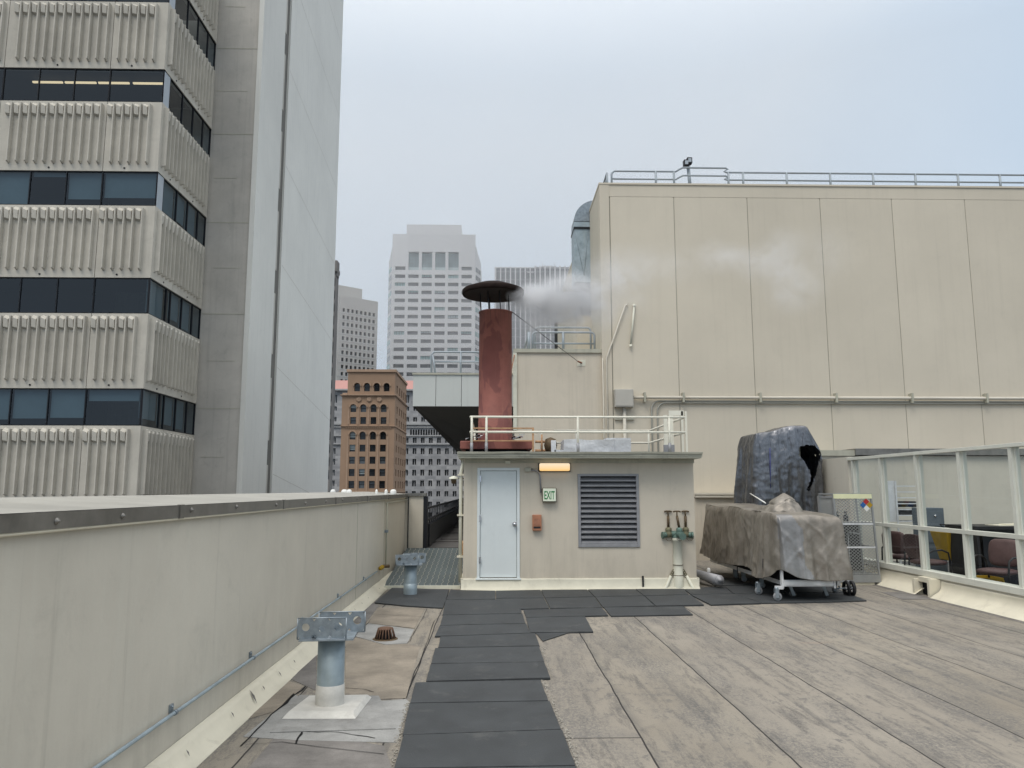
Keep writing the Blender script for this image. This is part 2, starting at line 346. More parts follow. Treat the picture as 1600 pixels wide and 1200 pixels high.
# repairs on the left part of the roofing
def roofpatch(pxs, m, z, name='roof_patch'):
    MB().slab([tuple(pt(u, v, Z=z)[:2]) for u, v in pxs], .0005, z).build(name, m, kind='structure')
def g4(x, y): return (440 + x * .18335, 940 + y * .18335)
roofpatch([g4(*p) for p in ((-20, 905), (100, 780), (190, 840), (700, 855), (1060, 830), (1095, 860), (1040, 1000), (985, 1200), (130, 1180), (-330, 1150))], PATCHG, .004)
roofpatch([g4(*p) for p in ((-40, 930), (190, 720), (60, 675), (-230, 940), (-330, 1010))], PATCHT, .004)
roofpatch([g4(*p) for p in ((610, 290), (740, 185), (1130, 235), (1070, 355), (880, 365))], PATCHG, .004)
roofpatch([g4(*p) for p in ((740, 180), (830, 50), (1220, 60), (1130, 228))], PATCHT, .0045)
roofpatch([g4(*p) for p in ((545, 380), (610, 300), (880, 372), (1065, 362), (1180, 380), (1060, 820), (700, 840), (545, 800))], PATCHT, .0035)
roofpatch([g4(*p) for p in ((640, 90), (740, 0), (830, 30), (720, 180), (620, 180))], PATCHD, .004)
roofpatch([g4(*p) for p in ((80, 660), (295, 440), (300, 760), (200, 715))], PATCHD, .0035)
roofpatch([(388, 1200), (440, 1140), (485, 1145), (600, 1165), (612, 1200)], PATCHD, .003)
def crack(pxs, w=.012, z=.0075, name='roof_crack'):
    P = [pt(u, v, Z=z) for u, v in pxs]; Q = []
    for a, b in zip(P, P[1:]):
        for k in range(5): Q.append(a.lerp(b, k / 5))
    Q.append(P[-1]); b = MB(); vs = []
    for i, p in enumerate(Q):
        t = (Q[min(i + 1, len(Q) - 1)] - Q[max(i - 1, 0)]).normalized(); n = Vector((-t.y, t.x, 0))
        j = noise.noise(p * 9) * .022; ww = w * (.5 + .9 * abs(noise.noise(p * 14 + Vector((3, 0, 0)))) * 1.6)
        vs += [p + n * (j + ww / 2), p + n * (j - ww / 2)]
    b.add(vs, [(2 * i, 2 * i + 1, 2 * i + 3, 2 * i + 2) for i in range(len(Q) - 1)])
    b.build(name, DARK, kind='structure')
crack([g4(*p) for p in ((-350, 1230), (-20, 905), (205, 720))], .016)
crack([g4(*p) for p in ((250, 940), (190, 1080), (120, 1210))], .018)
crack([g4(*p) for p in ((-60, 1085), (200, 1105), (480, 1110), (800, 1160))], .008)
crack([g4(*p) for p in ((640, 270), (700, 190), (1000, 210), (1130, 225))], .009)
crack([g4(*p) for p in ((1240, 60), (1130, 270), (1075, 350))], .007)
crack([g4(*p) for p in ((1300, 160), (1200, 460), (1070, 820))], .008)
crack([g4(*p) for p in ((540, 735), (700, 745), (790, 770))], .009)
crack([g4(*p) for p in ((540, 790), (800, 830), (1070, 825))], .006)
crack([(389, 1163), (440, 1159), (600, 1178)], .007)
crack([g4(*p) for p in ((670, 65), (710, 100), (780, 105), (1230, 130))], .007)
# ------------------------------------------------------------------ left parapet
XW = -2.05
YE = 18.0
pw = thing('parapet_wall', 'long cream parapet wall with a metal coping along the left side of the roof', 'wall', (XW, 6, 0))
MB().box(-2.85, XW, -8, YE, 0, 1.60).box(XW, px(664, YE), YE - .02, YE + .16, .36, 1.6).build('wall', BEIGE2, pw)
cp = MB()
cp.extr([(XW + .045, 0, 1.572), (XW + .045, 0, 1.649), (-2.95, 0, 1.70), (-2.95, 0, 1.6), (XW - .01, 0, 1.6), (XW - .01, 0, 1.572)], (0, -8, 0), (0, YE, 0))
cp.build('coping_edge', CAPM, pw)
MB().add([(XW + .04, -8, 1.652), (XW + .04, YE, 1.652), (-2.94, YE, 1.703), (-2.94, -8, 1.703)], [(0, 1, 2, 3)]).build('coping_top', CAPT, pw)
MB().box(XW, px(668, YE), YE - .06, YE + .2, 1.6, 1.668).build('coping_edge', CAPM, pw)
MB().tube([(XW + .03, -8, 1.566), (XW + .03, YE, 1.566)], .011, 6).build('drip_bead', CREAM, pw)
for yy in [2.6 + 2.44 * i for i in range(7)]:
    MB().box(XW + .03, XW + .052, yy - .03, yy + .03, 1.568, 1.655).build('joint_cover', CAPM, pw)
for i, yy in enumerate([2.75, 3.62, 4.25, 5.2, 6.1, 7.2, 8.3, 9.3, 10.3, 11.4, 12.6, 13.8, 15]):
    MB().lathe((XW + .046, yy, 1.612 + .006 * math.sin(i * 5)), [(.017, 0), (.016, .005), (.008, .008), (.007, .014), (0, .015)], 12, axis='x').build('screw', CAPM, pw)
fl = MB(); prof = [(XW + .004, .135), (XW + .04, .125), (XW + .06, .10), (XW + .10, .04), (-1.883, .006), (-1.883, 0), (XW + .002, 0)]
ys = [-8 + .2 * i for i in range(int((YE - 2.2 + 8) / .2) + 1)]
vs = []
for y in ys:
    for i, (x, z) in enumerate(prof):
        w = noise.noise(Vector((y * 1.7, i * .3, 0))) * .012 if 0 < i < 5 else 0
        vs.append((x + w, y, z + w * .6))
n = len(prof)
fl.add(vs, [(j * n + i, (j + 1) * n + i, (j + 1) * n + i + 1, j * n + i + 1) for j in range(len(ys) - 1) for i in range(n - 1)], smooth=True)
fl.build('base_flashing', CREAM, pw)
te = MB()
for (u, v, l) in ((330, 1152, .05), (383, 1098, .05), (413, 1073, .13), (430, 1060, .045), (450, 1040, .06), (468, 1022, .04), (541, 960, .035), (548, 952, .03), (557, 946, .03), (566, 937, .03), (575, 929, .03), (586, 915, .03)):
    Y = 1.75 * F / (v - 765) * .965; c = Vector((XW + .085, Y, .07))
    q = [c + Vector((.03 * l / .05 * .5, -l * .1, -.036 * l / .05 * .5)), c + Vector((.002, l * .25, .004)), c + Vector((-.03 * l / .05 * .5, l * .2, .04 * l / .05 * .5)), c + Vector((-.004, l * .02, .004))]
    n_ = Vector((.8, 0, .6)) * .014
    te.add([p + n_ for p in q], [(0, 1, 2, 3)])
te.build('flashing_tear', PATCHD, pw)
MB().box(px(640, YE - .03) - .002, px(640, YE - .03) + .02, YE - .045, YE - .021, .36, 1.59).build('corner_joint', FRAMED, pw)
MB().box(px(664, YE), px(670, YE), YE - .04, YE + .18, .37, 1.598).build('end_post', FRAMED, pw)
for yy in (11.75, 14.6):
    MB().box(XW + .0005, XW + .004, yy, yy + .012, .14, 1.56).build('wall_joint', FASCIA, pw)
# white lumps along the far coping
for i, (u, w) in enumerate(((524, .10), (540, .12), (549, .1), (590, .05), (606, .06), (616, .12))):
    Y = 14.8; x = px(u, Y)
    o = MB().lathe((x, Y + .1 * (i % 2), 1.69 + (-.05 if x > -2.4 else 0) * 0), [(w * .5, -.03), (w * .5, .035), (w * .3, .06), (0, .065)], 10).build('coping_cap', WHITE)
    tag(o, 'small white lump on the far end of the left parapet coping', 'cap', 'white lumps on the parapet coping')
# conduit
cd = thing('conduit', 'thin grey conduit clipped low along the left parapet wall', 'conduit', (XW + .03, 6, .35))
MB().tube([(XW + .035, -6, .352), (XW + .035, 13.6, .352)], .0125, 8).build('pipe', GALVB, cd)
for yy in (1.1, 2.55, 3.55 + .17, 5.15, 6.75, 8.5, 10.4, 12.4):
    MB().box(XW + .001, XW + .012, yy - .02, yy + .03, .35, .40).tube([(XW + .035, yy - .015, .352), (XW + .035, yy + .015, .352)], .018, 8).lathe((XW + .012, yy + .005, .385), [(.008, 0), (.008, .008), (0, .01)], 8, axis='x').build('clamp', GALV, cd)
fy = pt(596, 884, X=XW + .05).y
vf = thing('valve_fitting', 'yellow valve fitting at the far end of the parapet conduit', 'valve', (XW + .06, fy, .4))
MB().lathe((XW + .045, fy - .1, .37), [(0, 0), (.035, .005), (.035, .08), (.022, .09), (.022, .16), (.04, .17), (.04, .24), (0, .25)], 10, axis='y').build('body', YELLOW, vf)
MB().tube([(XW + .05, fy + .16, .38), (XW + .16, fy + .22, .38)], .03, 8).build('outlet', BRONZ, vf)
vc = thing('conduit', 'thin grey conduit running up the far parapet wall from the yellow valve', 'conduit', (XW + .03, 13.6, .4))
u0 = pt(603, 870, X=XW + .03).y
MB().tube([(XW + .03, u0, .36), (XW + .03, u0, 1.50), (XW + .03, u0 + 3.8, 1.52)], .013, 8).build('pipe', FASCIA, vc)
MB().box(XW, XW + .06, u0 - .05, u0 + .05, .95, 1.0).build('clamp', GALV, vc)
# ------------------------------------------------------------------ ramp and walkway
rp = thing('grating_ramp', 'dark metal ramp with pale lengthwise wires left of the shed', 'ramp', (-1.2, 14, 0))
xr0, xr1, yr0, yr1 = -1.98, -.60, 14.1, 17.9
def rz(y): return .03 + (y - yr0) / (yr1 - yr0) * .40
MB().extr([(0, yr0, 0), (0, yr1, 0), (0, yr1, rz(yr1)), (0, yr0, rz(yr0))], (xr0, 0, 0), (xr1, 0, 0)).build('deck_plate', RAMPM, rp)
w = MB()
for k in range(13):
    x = xr0 + .1 + k * .105
    pts = [(x + .012 * (-1) ** j, yr0 + .03 + j * .16, rz(yr0 + .03 + j * .16) + .012) for j in range(24)]
    w.tube(pts, .0045, 4)
w.build('tread_wires', WIREM, rp)
MB().box(xr0, xr1, yr0 - .05, yr0 - .002, 0, .055).build('front_bar', CREAMP, rp)
MB().box(-.72, xr1 - .001, 17.0, 17.8, .345, .6).build('rust_patch', TAN, rp)
MB().box(-2.02, .55, 18.2, 20.0, .1, .42).build('walkway_floor', WALK, kind='structure')
MB().box(-2.0, .9, 20.0, 47, .382, .45).build('walkway', WALK, kind='structure')
for yy in (20.6, 23.5, 27, 31):
    MB().box(-1.4, .85, yy, yy + .12, .4515, .462).build('walkway_joint', DARK, kind='structure')
bl = thing('black_railing', 'black metal railing on a dark kerb along the far walkway', 'railing', (-1.55, 19, .45))
MB().box(-1.62, -1.5, 18.3, 47, .43, .95).build('kerb', BLACK, bl)
for zz in (1.32, 1.05): MB().box(-1.58, -1.54, 18.3, 47, zz - .025, zz + .025).build('rail', BLACK, bl)
for k in range(44):
    yy = 18.32 + k * .65
    MB().box(-1.575, -1.545, yy, yy + .05, .951, 1.294).build('post', BLACK, bl)
for k in range(80):
    yy = 18.45 + k * .325
    MB().box(-1.568, -1.552, yy, yy + .022, .951, 1.02).build('baluster', BLACK, bl)

# ------------------------------------------------------------------ rubber mats
def z1(x, y): return (580 + x * .325, 900 + y * .325)
def z2(x, y): return (880 + x * .3125, 900 + y * .3125)
def z3(x, y): return (580 + x * .2375, 980 + y * .2375)
ordn = ['first', 'second', 'third', 'fourth', 'fifth', 'sixth', 'seventh', 'eighth', 'ninth', 'tenth', 'eleventh']
mats = []
colm = [[(140, 930), (1350, 912), (1440, 1190), (60, 1230)], [(212, 708), (1258, 672), (1345, 905), (150, 926)], [(250, 500), (1175, 485), (1250, 668), (205, 706)],
        [(290, 362), (1115, 345), (1165, 480), (255, 495)], [(390, 240), (1140, 228), (1180, 330), (360, 352)], [(420, 136), (1105, 124), (1140, 226), (393, 236)],
        [(455, 60), (1080, 38), (1108, 120), (440, 132)]]
for i, q in enumerate(colm): mats.append(([z3(*p) for p in q], 'black rubber mat %s in the walkway, counted from the bottom edge of the photo' % ordn[i]))
mats += [([z1(*p) for p in ((328, 238), (745, 228), (768, 272), (305, 288))], 'black rubber mat jutting out left of the walkway near the drain'),
         ([z1(*p) for p in ((345, 188), (728, 180), (742, 226), (330, 236))], 'black rubber mat of the walkway just left of the loose one lying out of line'),
         ([z1(*p) for p in ((357, 114), (596, 112), (722, 162), (722, 178), (343, 186))], 'black rubber mat where the walkway meets the row in front of the shed'),
         ([z1(*p) for p in ((380, 66), (596, 70), (596, 110), (360, 112))], 'black rubber mat in front of the shed door'),
         ([z1(*p) for p in ((100, 56), (376, 64), (345, 152), (180, 143), (15, 127))], 'black rubber mat around the far pipe stub by the ramp'),
         ([z1(*p) for p in ((600, 70), (815, 66), (832, 104), (600, 106))], 'black rubber mat beneath the wall between the door and louvre'),
         ([z1(*p) for p in ((600, 108), (832, 106), (856, 154), (602, 160))], 'black rubber mat second out from the wall between door and louvre'),
         ([z1(*p) for p in ((818, 66), (1038, 64), (1072, 98), (835, 104))], 'black rubber mat along the shed wall left below the louvre'),
         ([z1(*p) for p in ((836, 106), (1074, 100), (1110, 150), (860, 154))], 'black rubber mat of the second row below the left half of the louvre'),
         ([z1(*p) for p in ((1042, 64), (1258, 56), (1310, 93), (1076, 98))], 'black rubber mat along the shed wall right below the louvre'),
         ([z1(*p) for p in ((1078, 100), (1312, 95), (1364, 142), (1114, 149))], 'black rubber mat of the second row below the right half of the louvre'),
         ([z1(*p) for p in ((1262, 56), (1496, 50), (1526, 88), (1313, 93))], 'black rubber mat under the foot of the three-valve standpipe'),
         ([z1(*p) for p in ((1316, 95), (1535, 90), (1600, 137), (1368, 142))], 'black rubber mat just in front of the three-valve standpipe'),
         ([z1(*p) for p in ((1118, 150), (1500, 145), (1547, 184), (1152, 191))], 'black rubber mat lying alone in the third row below the standpipe'),
         ([z1(*p) for p in ((732, 162), (1110, 152), (1140, 188), (745, 198))], 'black rubber mat of the third row with a gap at its right end'),
         ([z1(*p) for p in ((745, 200), (1028, 193), (1068, 266), (762, 270))], 'loose black rubber mat set out of line to the right of the walkway'),
         ([z1(*p) for p in ((790, 273), (952, 271), (825, 312))], 'mat corner sticking out from beneath the loose mat'),
         ([z2(*p) for p in ((640, 93), (850, 88), (992, 134), (738, 142))], 'black rubber mat in front of the cart beside the standpipe mat'),
         ([z2(*p) for p in ((602, 62), (805, 50), (848, 87), (638, 91))], 'black rubber mat between the shed corner and the cart'),
         ([z2(*p) for p in ((853, 88), (1110, 84), (1262, 129), (996, 134))], 'black rubber mat under the front casters of the cart'),
         ([z2(*p) for p in ((1113, 84), (1418, 84), (1518, 121), (1266, 129))], 'rightmost black rubber mat of the row, reaching past the cart wheels'),
         ([z2(*p) for p in ((808, 50), (1040, 46), (1110, 82), (852, 86))], 'black rubber mat under the middle of the covered cart'),
         ([z2(*p) for p in ((1042, 46), (1330, 46), (1416, 82), (1114, 82))], 'black rubber mat under the right side of the covered cart'),
         ([z2(*p) for p in ((690, 10), (900, 8), (950, 44), (758, 46))], 'black rubber mat in the shade between the shed and the cart'),
         ([z2(*p) for p in ((903, 8), (1150, 8), (1250, 44), (952, 44))], 'black rubber mat in the dark under the far part of the cart')]
for i, (q, lab) in enumerate(mats):
    zt = .020 + (i % 5) * .0012
    if 'sticking' in lab: zt = .012
    P = [pt(u, v, Z=zt) for u, v in q]; c = sum(P, Vector()) / len(P)
    P = [c + (p - c) * .997 for p in P]
    # cut edges slightly uneven
    Q = []
    for a, b in zip(P, P[1:] + P[:1]):
        nn = max(2, int((b - a).length / .12)); t = (b - a).normalized(); nrm = Vector((-t.y, t.x, 0))
        for k in range(nn):
            p = a.lerp(b, k / nn); Q.append(p + nrm * (noise.noise(p * 6) * .006 if k else 0))
    b = MB().slab([(p.x, p.y) for p in Q], .002 + (i % 5) * .0003, zt)
    o = b.build('rubber_mat', MATM, bevel=.003); tag(o, lab, 'mat', 'black rubber mats laid on the roof')
    o.location.z = 0
# gravel-like crumbs along the mat edges
def crumbs(pa, pb, n, side, name):
    b = MB()
    for i in range(n):
        t = random.random(); p = Vector(pa).lerp(Vector(pb), t); d = abs(random.gauss(0, .018)); p.x += side * d
        r = random.uniform(.002, .007); b.lathe((p.x, p.y, .004 + r * .5), [(0, -r), (r * .9, -r * .4), (r, .2 * r), (0, r)], 5, smooth=False)
    b.build(name, mat('grit', (.33, .31, .27), .9, var=.2, scale=30))
    return b
for (a, b_, n, s) in (((z3(1120, 350)), z3(1250, 668), 170, 1), (z3(1262, 675), z3(1355, 925), 160, 1), (z3(1112, 130), z3(1180, 325), 110, 1), (z3(250, 500), z3(150, 920), 150, -1)):
    A = pt(*a, Z=.004); B = pt(*b_, Z=.004); crumbs(A, B, n, s, 'loose_grit')
gs = [o for o in col.objects if o.name.startswith('loose_grit')]
for o in gs: o['kind'] = 'stuff'; o['label'] = 'pale grit gathered along the edge of the rubber mats'; o['category'] = 'grit'

# ------------------------------------------------------------------ pipe stubs with brackets
def stub(u, v, hpx, label, base, ang):
    p = pt(u, v, Z=.0); x, y = p.x, p.y
    t = thing('pipe_support', label, 'pipe stub', (x, y, 0), 'bracketed pipe stubs beside the parapet')
    h = hpx
    MB().lathe((x, y, 0), [(.108, .19), (.108, h), (0, h)], 28).build('pipe', GALVB, t)
    MB().lathe((x, y, 0), [(.113, .02), (.115, .10), (.112, .196), (.106, .198)], 28).build('sleeve', PATCHW if base else GALVB, t)
    if base:
        MB().extr([(x - .30, y - .62, .0045), (x + .60, y - .55, .0045), (x + .34, y + .36, .0045), (x - .34, y + .40, .0045)], (0, 0, 0), (0, 0, .006)).build('patch', PATCHG, t)
        b = MB(); o_ = [(x - .27, y - .22), (x + .23, y - .23), (x + .26, y + .26), (x - .22, y + .24)]
        b.add([(a, c, .012) for a, c in [(x - .30, y - .30), (x + .26, y - .31), (x + .29, y + .30), (x - .25, y + .28)]] + [(a, c, .045) for a, c in o_], [(0, 1, 5, 4), (1, 2, 6, 5), (2, 3, 7, 6), (3, 0, 4, 7), (4, 5, 6, 7)])
        b.build('curb_flashing', PATCHW, t)
    ca, sa = math.cos(ang), math.sin(ang)
    def W(a, b, z): return (x + a * ca - b * sa, y + a * sa + b * ca, z)
    # two plates with holes and a base strip
    for side in (-1, 1):
        yb = side * .15; off = -.05 if side < 0 else .07
        L0, L1 = -.20 + off, .18 + off; z0, z1_ = h + .015, h + .175
        br = bracket_plate(W, L0, L1, z0, z1_, yb)
        br.build('bracket_plate', GALV, t)
    b = MB()
    vs = [W(-.19, -.16, h), W(.19, -.16, h), W(.19, .16, h), W(-.19, .16, h)]
    vs += [(a, c, z + .014) for a, c, z in vs]
    b.add(vs, [(3, 2, 1, 0), (4, 5, 6, 7), (0, 1, 5, 4), (1, 2, 6, 5), (2, 3, 7, 6), (3, 0, 4, 7)]); b.build('top_plate', GALV, t)
def bracket_plate(W, a0, a1, z0, z1_, yb):
    """upright steel plate pierced by round holes"""
    b = MB(); th = .008
    n = 3; wcell = (a1 - a0) / n; rads = (.030, .034, .034)
    seg = 16
    for k in range(n):
        cx = a0 + wcell * (k + .5); cz = (z0 + z1_) / 2 + (.01 if k != 1 else -.005); r = rads[k] * (.75 if k == 1 else 1)
        for s_ in (-1, 1):
            y = yb + s_ * th / 2; vs = []
            for j in range(seg):
                a = 2 * math.pi * (j + .5) / seg; c_, s2 = math.cos(a), math.sin(a)
                m_ = max(abs(c_), abs(s2)); ox = cx + c_ / m_ * wcell / 2; oz = (z0 + z1_) / 2 + s2 / m_ * (z1_ - z0) / 2
                vs += [W(ox, y, oz), W(cx + c_ * r, y, cz + s2 * r)]
            b.add(vs, [(2 * j, 2 * ((j + 1) % seg), 2 * ((j + 1) % seg) + 1, 2 * j + 1) for j in range(seg)])
        vs = []
        for j in range(seg):
            a = 2 * math.pi * (j + .5) / seg
            vs += [W(cx + math.cos(a) * r, yb - th / 2, cz + math.sin(a) * r), W(cx + math.cos(a) * r, yb + th / 2, cz + math.sin(a) * r)]
        b.add(vs, [(2 * j, 2 * ((j + 1) % seg), 2 * ((j + 1) % seg) + 1, 2 * j + 1) for j in range(seg)])
    # rim
    for (p, q) in (((a0, z1_), (a1, z1_)), ((a0, z0), (a1, z0)), ((a0, z0), (a0, z1_)), ((a1, z0), (a1, z1_))):
        b.tube([W(p[0], yb, p[1]), W(q[0], yb, q[1])], .006, 5)
    # outward flange at the foot
    s_ = -1 if yb < 0 else 1
    A = [W(a0 + .02, yb, z0), W(a1, yb, z0), W(a1, yb + s_ * .06, z0), W(a0 + .02, yb + s_ * .06, z0)]
    b.add(A + [(a, c, z - .008) for a, c, z in A], [(0, 1, 2, 3), (7, 6, 5, 4), (0, 4, 5, 1), (1, 5, 6, 2), (2, 6, 7, 3), (3, 7, 4, 0)])
    # bolts
    b.lathe(W(a0 + .13, yb, z0 + .02), [(.018, -.012), (.018, .012), (0, .013)], 8, axis='y')
    return b
stub(515, 1108, .56, 'near pipe stub with holed steel bracket and white square base flashing', True, R(4))
stub(641, 930, .50, 'far pipe stub with holed steel bracket standing on a mat near the ramp', False, R(6))
# roof drain
dp = pt(602, 999, Z=0)
dr = thing('roof_drain', 'rusty ribbed roof drain dome beside the walkway', 'drain', (dp.x, dp.y, 0))
MB().lathe((dp.x, dp.y, 0), [(.15, .004), (.145, .012), (.125, .014), (0, .012)], 20).build('ring', BRONZ, dr)
MB().lathe((dp.x, dp.y, 0), [(.09, .014), (.065, .11), (0, .112)], 20).build('core', DARK, dr)
b = MB()
for k in range(18):
    a = 2 * math.pi * k / 18; c_, s_ = math.cos(a), math.sin(a)
    b.tube([(dp.x + .118 * c_, dp.y + .118 * s_, .012), (dp.x + .085 * c_, dp.y + .085 * s_, .125), (dp.x + .05 * c_, dp.y + .05 * s_, .132)], .0085, 5)
b.lathe((dp.x, dp.y, 0), [(.09, .12), (.07, .138), (0, .14)], 18)
b.build('strainer_ribs', mat('drain_rust', (.13, .075, .05), .8, var=.4, scale=30), dr)
# ------------------------------------------------------------------ shed
YS = 13.9
SX0, SX1 = px(724, YS, 820), px(1086, YS, 820)
SZ = pz(717, YS)
RZ = pz(706, 13.55)
YB = 17.4
sh = thing('shed', 'small beige rooftop shed with a flat roof, white door and big louvre', 'shed', ((SX0 + SX1) / 2, YS, 0))
dx0, dx1, dz0, dz1 = px(745.5, YS, 820), px(812, YS, 820), pz(903, YS), pz(731, YS)
lx0, lx1, lz0, lz1 = px(903, YS, 800), px(999, YS, 800), pz(855, YS), pz(740.5, YS)
b = MB()   # wall with openings for door and louvre
for (x0, x1, z0, z1_) in ((SX0, dx0, 0, SZ), (dx0, dx1, 0, dz0), (dx0, dx1, dz1, SZ), (dx1, lx0, 0, SZ), (lx0, lx1, 0, lz0), (lx0, lx1, lz1, SZ), (lx1, SX1, 0, SZ)):
    b.box(x0, x1, YS, YS + .2, z0, z1_)
b.box(SX0, SX0 + .15, YS + .2, YB, 0, SZ).box(SX1 - .15, SX1, YS + .2, YB, 0, SZ).box(SX0 + .15, SX1 - .15, YB - .15, YB, 0, SZ)
b.build('wall', BEIGE3, sh)
MB().box(SX0 + .16, SX1 - .16, YS + .26, YB - .16, .01, SZ - .01).build('interior', DARK, sh)
fx0, fx1 = px(716, 13.55, 712), px(1096, 13.55, 712)
rf = MB().box(fx0, fx1, 13.55, YB + .2, SZ, RZ - .02).build('roof', FASCIA, sh)
b = MB()
b.box(fx0 - .012, fx1 + .012, 13.535, 13.56, SZ + .03, RZ - .03)
for k in range(40):   # wavy metal drip edge, slightly bent
    xa = fx0 - .015 + (fx1 - fx0 + .03) * k / 40; xb = fx0 - .015 + (fx1 - fx0 + .03) * (k + 1) / 40
    wa = noise.noise(Vector((xa * 1.3, 0, 0))) * .014; wb = noise.noise(Vector((xb * 1.3, 0, 0))) * .014
    b.add([(xa, 13.51, RZ - .035 + wa), (xb, 13.51, RZ - .035 + wb), (xb, 13.50, RZ + wb), (xa, 13.50, RZ + wa), (xa, 13.7, RZ + .01), (xb, 13.7, RZ + .01)], [(0, 1, 2, 3), (3, 2, 5, 4)])
b.build('fascia', FASCIA, rf)
MB().box(fx0 + .02, fx1 - .02, 13.6, YB + .15, RZ - .019, RZ + .005).build('roof_membrane', PATCHD, rf)
for u in (745, 825, 908, 1000, 1072):
    x = px(u, 13.55, 712); MB().box(x - .03, x + .03, 13.528, 13.534, SZ + .035, RZ - .04).build('fascia_joint', FASCIA, rf)
MB().box(SX0 + .02, fx1 - .05, YS - .03, YS - .001, SZ - .075, SZ - .002).build('soffit_trim', FASCIA, sh)
# base flashing of the shed
b = MB(); n_ = 60; vs = []
for k in range(n_ + 1):
    x = SX0 - .03 + (SX1 - SX0 + .06) * k / n_
    for (y, z) in ((YS - .002, .20), (YS - .022, .195), (YS - .032, .17), (YS - .04, .06), (YS - .13, .008), (YS - .15, .004)):
        w_ = noise.noise(Vector((x * 2.2, z * 4, 0))) * .014; vs.append((x, y - abs(w_), z + w_ * .5 if z > .01 else z))
b.add(vs, [(k * 6 + i, k * 6 + i + 1, (k + 1) * 6 + i + 1, (k + 1) * 6 + i) for k in range(n_) for i in range(5)], smooth=True)
b.box(SX1, SX1 + .04, YS - .03, YB, 0, .2).box(SX0 - .04, SX0, YS - .03, YB, 0, .2)
b.build('base_flashing', CREAMD, sh)
MB().box(px(1004, 13.8, 905), px(1006.5, 13.8, 905), YS - .07, YS - .03, .05, .24).build('bent_strap', FRAMED, sh)
# door
dr_ = MB()
fw = .05
dr_.box(dx0, dx0 + fw, YS - .025, YS + .08, dz0, dz1).box(dx1 - fw, dx1, YS - .025, YS + .08, dz0, dz1).box(dx0 + fw, dx1 - fw, YS - .025, YS + .08, dz1 - fw, dz1).box(dx0 - .02, dx1 + .02, YS - .05, YS + .08, dz0 - .03, dz0 - .001)
df = dr_.build('door_frame', DOORM, sh, bevel=.003)
dl = MB().box(dx0 + fw + .006, dx1 - fw - .006, YS + .004, YS + .05, dz0 + .012, dz1 - fw - .006).build('door', DOORM, sh, bevel=.003)
MB().box(dx0 + fw - .002, dx1 - fw + .002, YS + .051, YS + .06, dz0, dz1 - fw).build('door_gap', DARK, sh)
kx, kz = px(804, YS), pz(819, YS)
MB().lathe((kx, YS + .004, kz), [(.042, -.0), (.042, -.012), (.018, -.02), (.018, -.05), (.034, -.055), (.036, -.085), (.02, -.1), (0, -.1)], 18, axis='y').box(kx + .035, kx + .07, YS - .01, YS + .003, kz - .05, kz + .06).build('door_knob', CHROME, dl)
for v in (748, 810, 875):
    MB().box(dx0 + fw - .012, dx0 + fw + .018, YS - .034, YS - .026, pz(v, YS) - .055, pz(v, YS) + .055).build('hinge', CHROME, dl)
# louvre
b = MB()
for q in ((lx0, lx0 + .05, lz0, lz1), (lx1 - .05, lx1, lz0, lz1), (lx0 + .05, lx1 - .05, lz1 - .04, lz1), (lx0 + .05, lx1 - .05, lz0, lz0 + .055)):
    b.box(q[0], q[1], YS - .022, YS + .16, q[2], q[3])
lv = b.build('louvre', LOUV, sh, bevel=.004)
ns = 13
for k in range(ns):
    z = lz0 + .055 + (lz1 - lz0 - .1) * k / ns; h = (lz1 - lz0 - .1) / ns
    MB().extr([(lx0 + .05, YS - .005, z + .004), (lx0 + .05, YS - .005, z + .03), (lx0 + .05, YS + .012, z + .036), (lx0 + .05, YS + .10, z + h * .98), (lx0 + .05, YS + .112, z + h * .95), (lx0 + .05, YS + .012, z + .02)], (0, 0, 0), (lx1 - lx0 - .1, 0, 0)).build('slat', LOUV, lv)
# things on the shed front
lampx0, lampx1, lampz0, lampz1 = px(842, YS), px(889, YS), pz(736, YS), pz(724, YS)
wl = thing('wall_lamp', 'lit amber oblong lamp under the shed eaves', 'lamp', ((lampx0 + lampx1) / 2, YS, lampz0))
MB().box(lampx0 - .015, lampx1 + .015, YS - .035, YS - .001, lampz0 - .012, lampz1 + .008).build('backplate', FRAMED, wl, bevel=.006)
def lampmat():
    m, nt, b = nodes('lamp_lens'); g = N(nt, 'ShaderNodeNewGeometry'); s = N(nt, 'ShaderNodeSeparateXYZ'); L(nt, g.outputs['Position'], s.inputs[0])
    mr = N(nt, 'ShaderNodeMapRange'); mr.inputs[1].default_value = lampz0; mr.inputs[2].default_value = lampz1; L(nt, s.outputs[2], mr.inputs[0])
    c = ramp(nt, mr.outputs[0], .1, .9, (1, .60, .20, 1), (1, .82, .58, 1)); L(nt, c, b.inputs['Emission Color']); b.inputs['Emission Strength'].default_value = .85
    b.inputs['Base Color'].default_value = (.5, .4, .25, 1); b.inputs['Roughness'].default_value = .3; return m
MB().box(lampx0, lampx1, YS - .11, YS - .036, lampz0, lampz1).build('lens', lampmat(), wl, bevel=.025)
ex0, ex1, ez0, ez1 = px(846, YS), px(868.5, YS), pz(785, YS), pz(762, YS)
es = thing('exit_sign', 'square pale sign with EXIT in green letters right of the white door', 'sign', ((ex0 + ex1) / 2, YS, ez0))
MB().box(ex0, ex1, YS - .09, YS - .001, ez0, ez1).build('housing', mat('sign_frame', (.19, .17, .13), .5), es, bevel=.02)
MB().box(ex0 + .018, ex1 - .018, YS - .102, YS - .0905, ez0 + .022, ez1 - .015).build('face', mat('sign_face', (.80, .84, .68), .4, var=.03), es, bevel=.004)
cu = bpy.data.curves.new('exit_letters', 'FONT'); cu.body = 'EXIT'; cu.size = 1; cu.offset = .018; to = bpy.data.objects.new('exit_letters_curve', cu); col.objects.link(to)
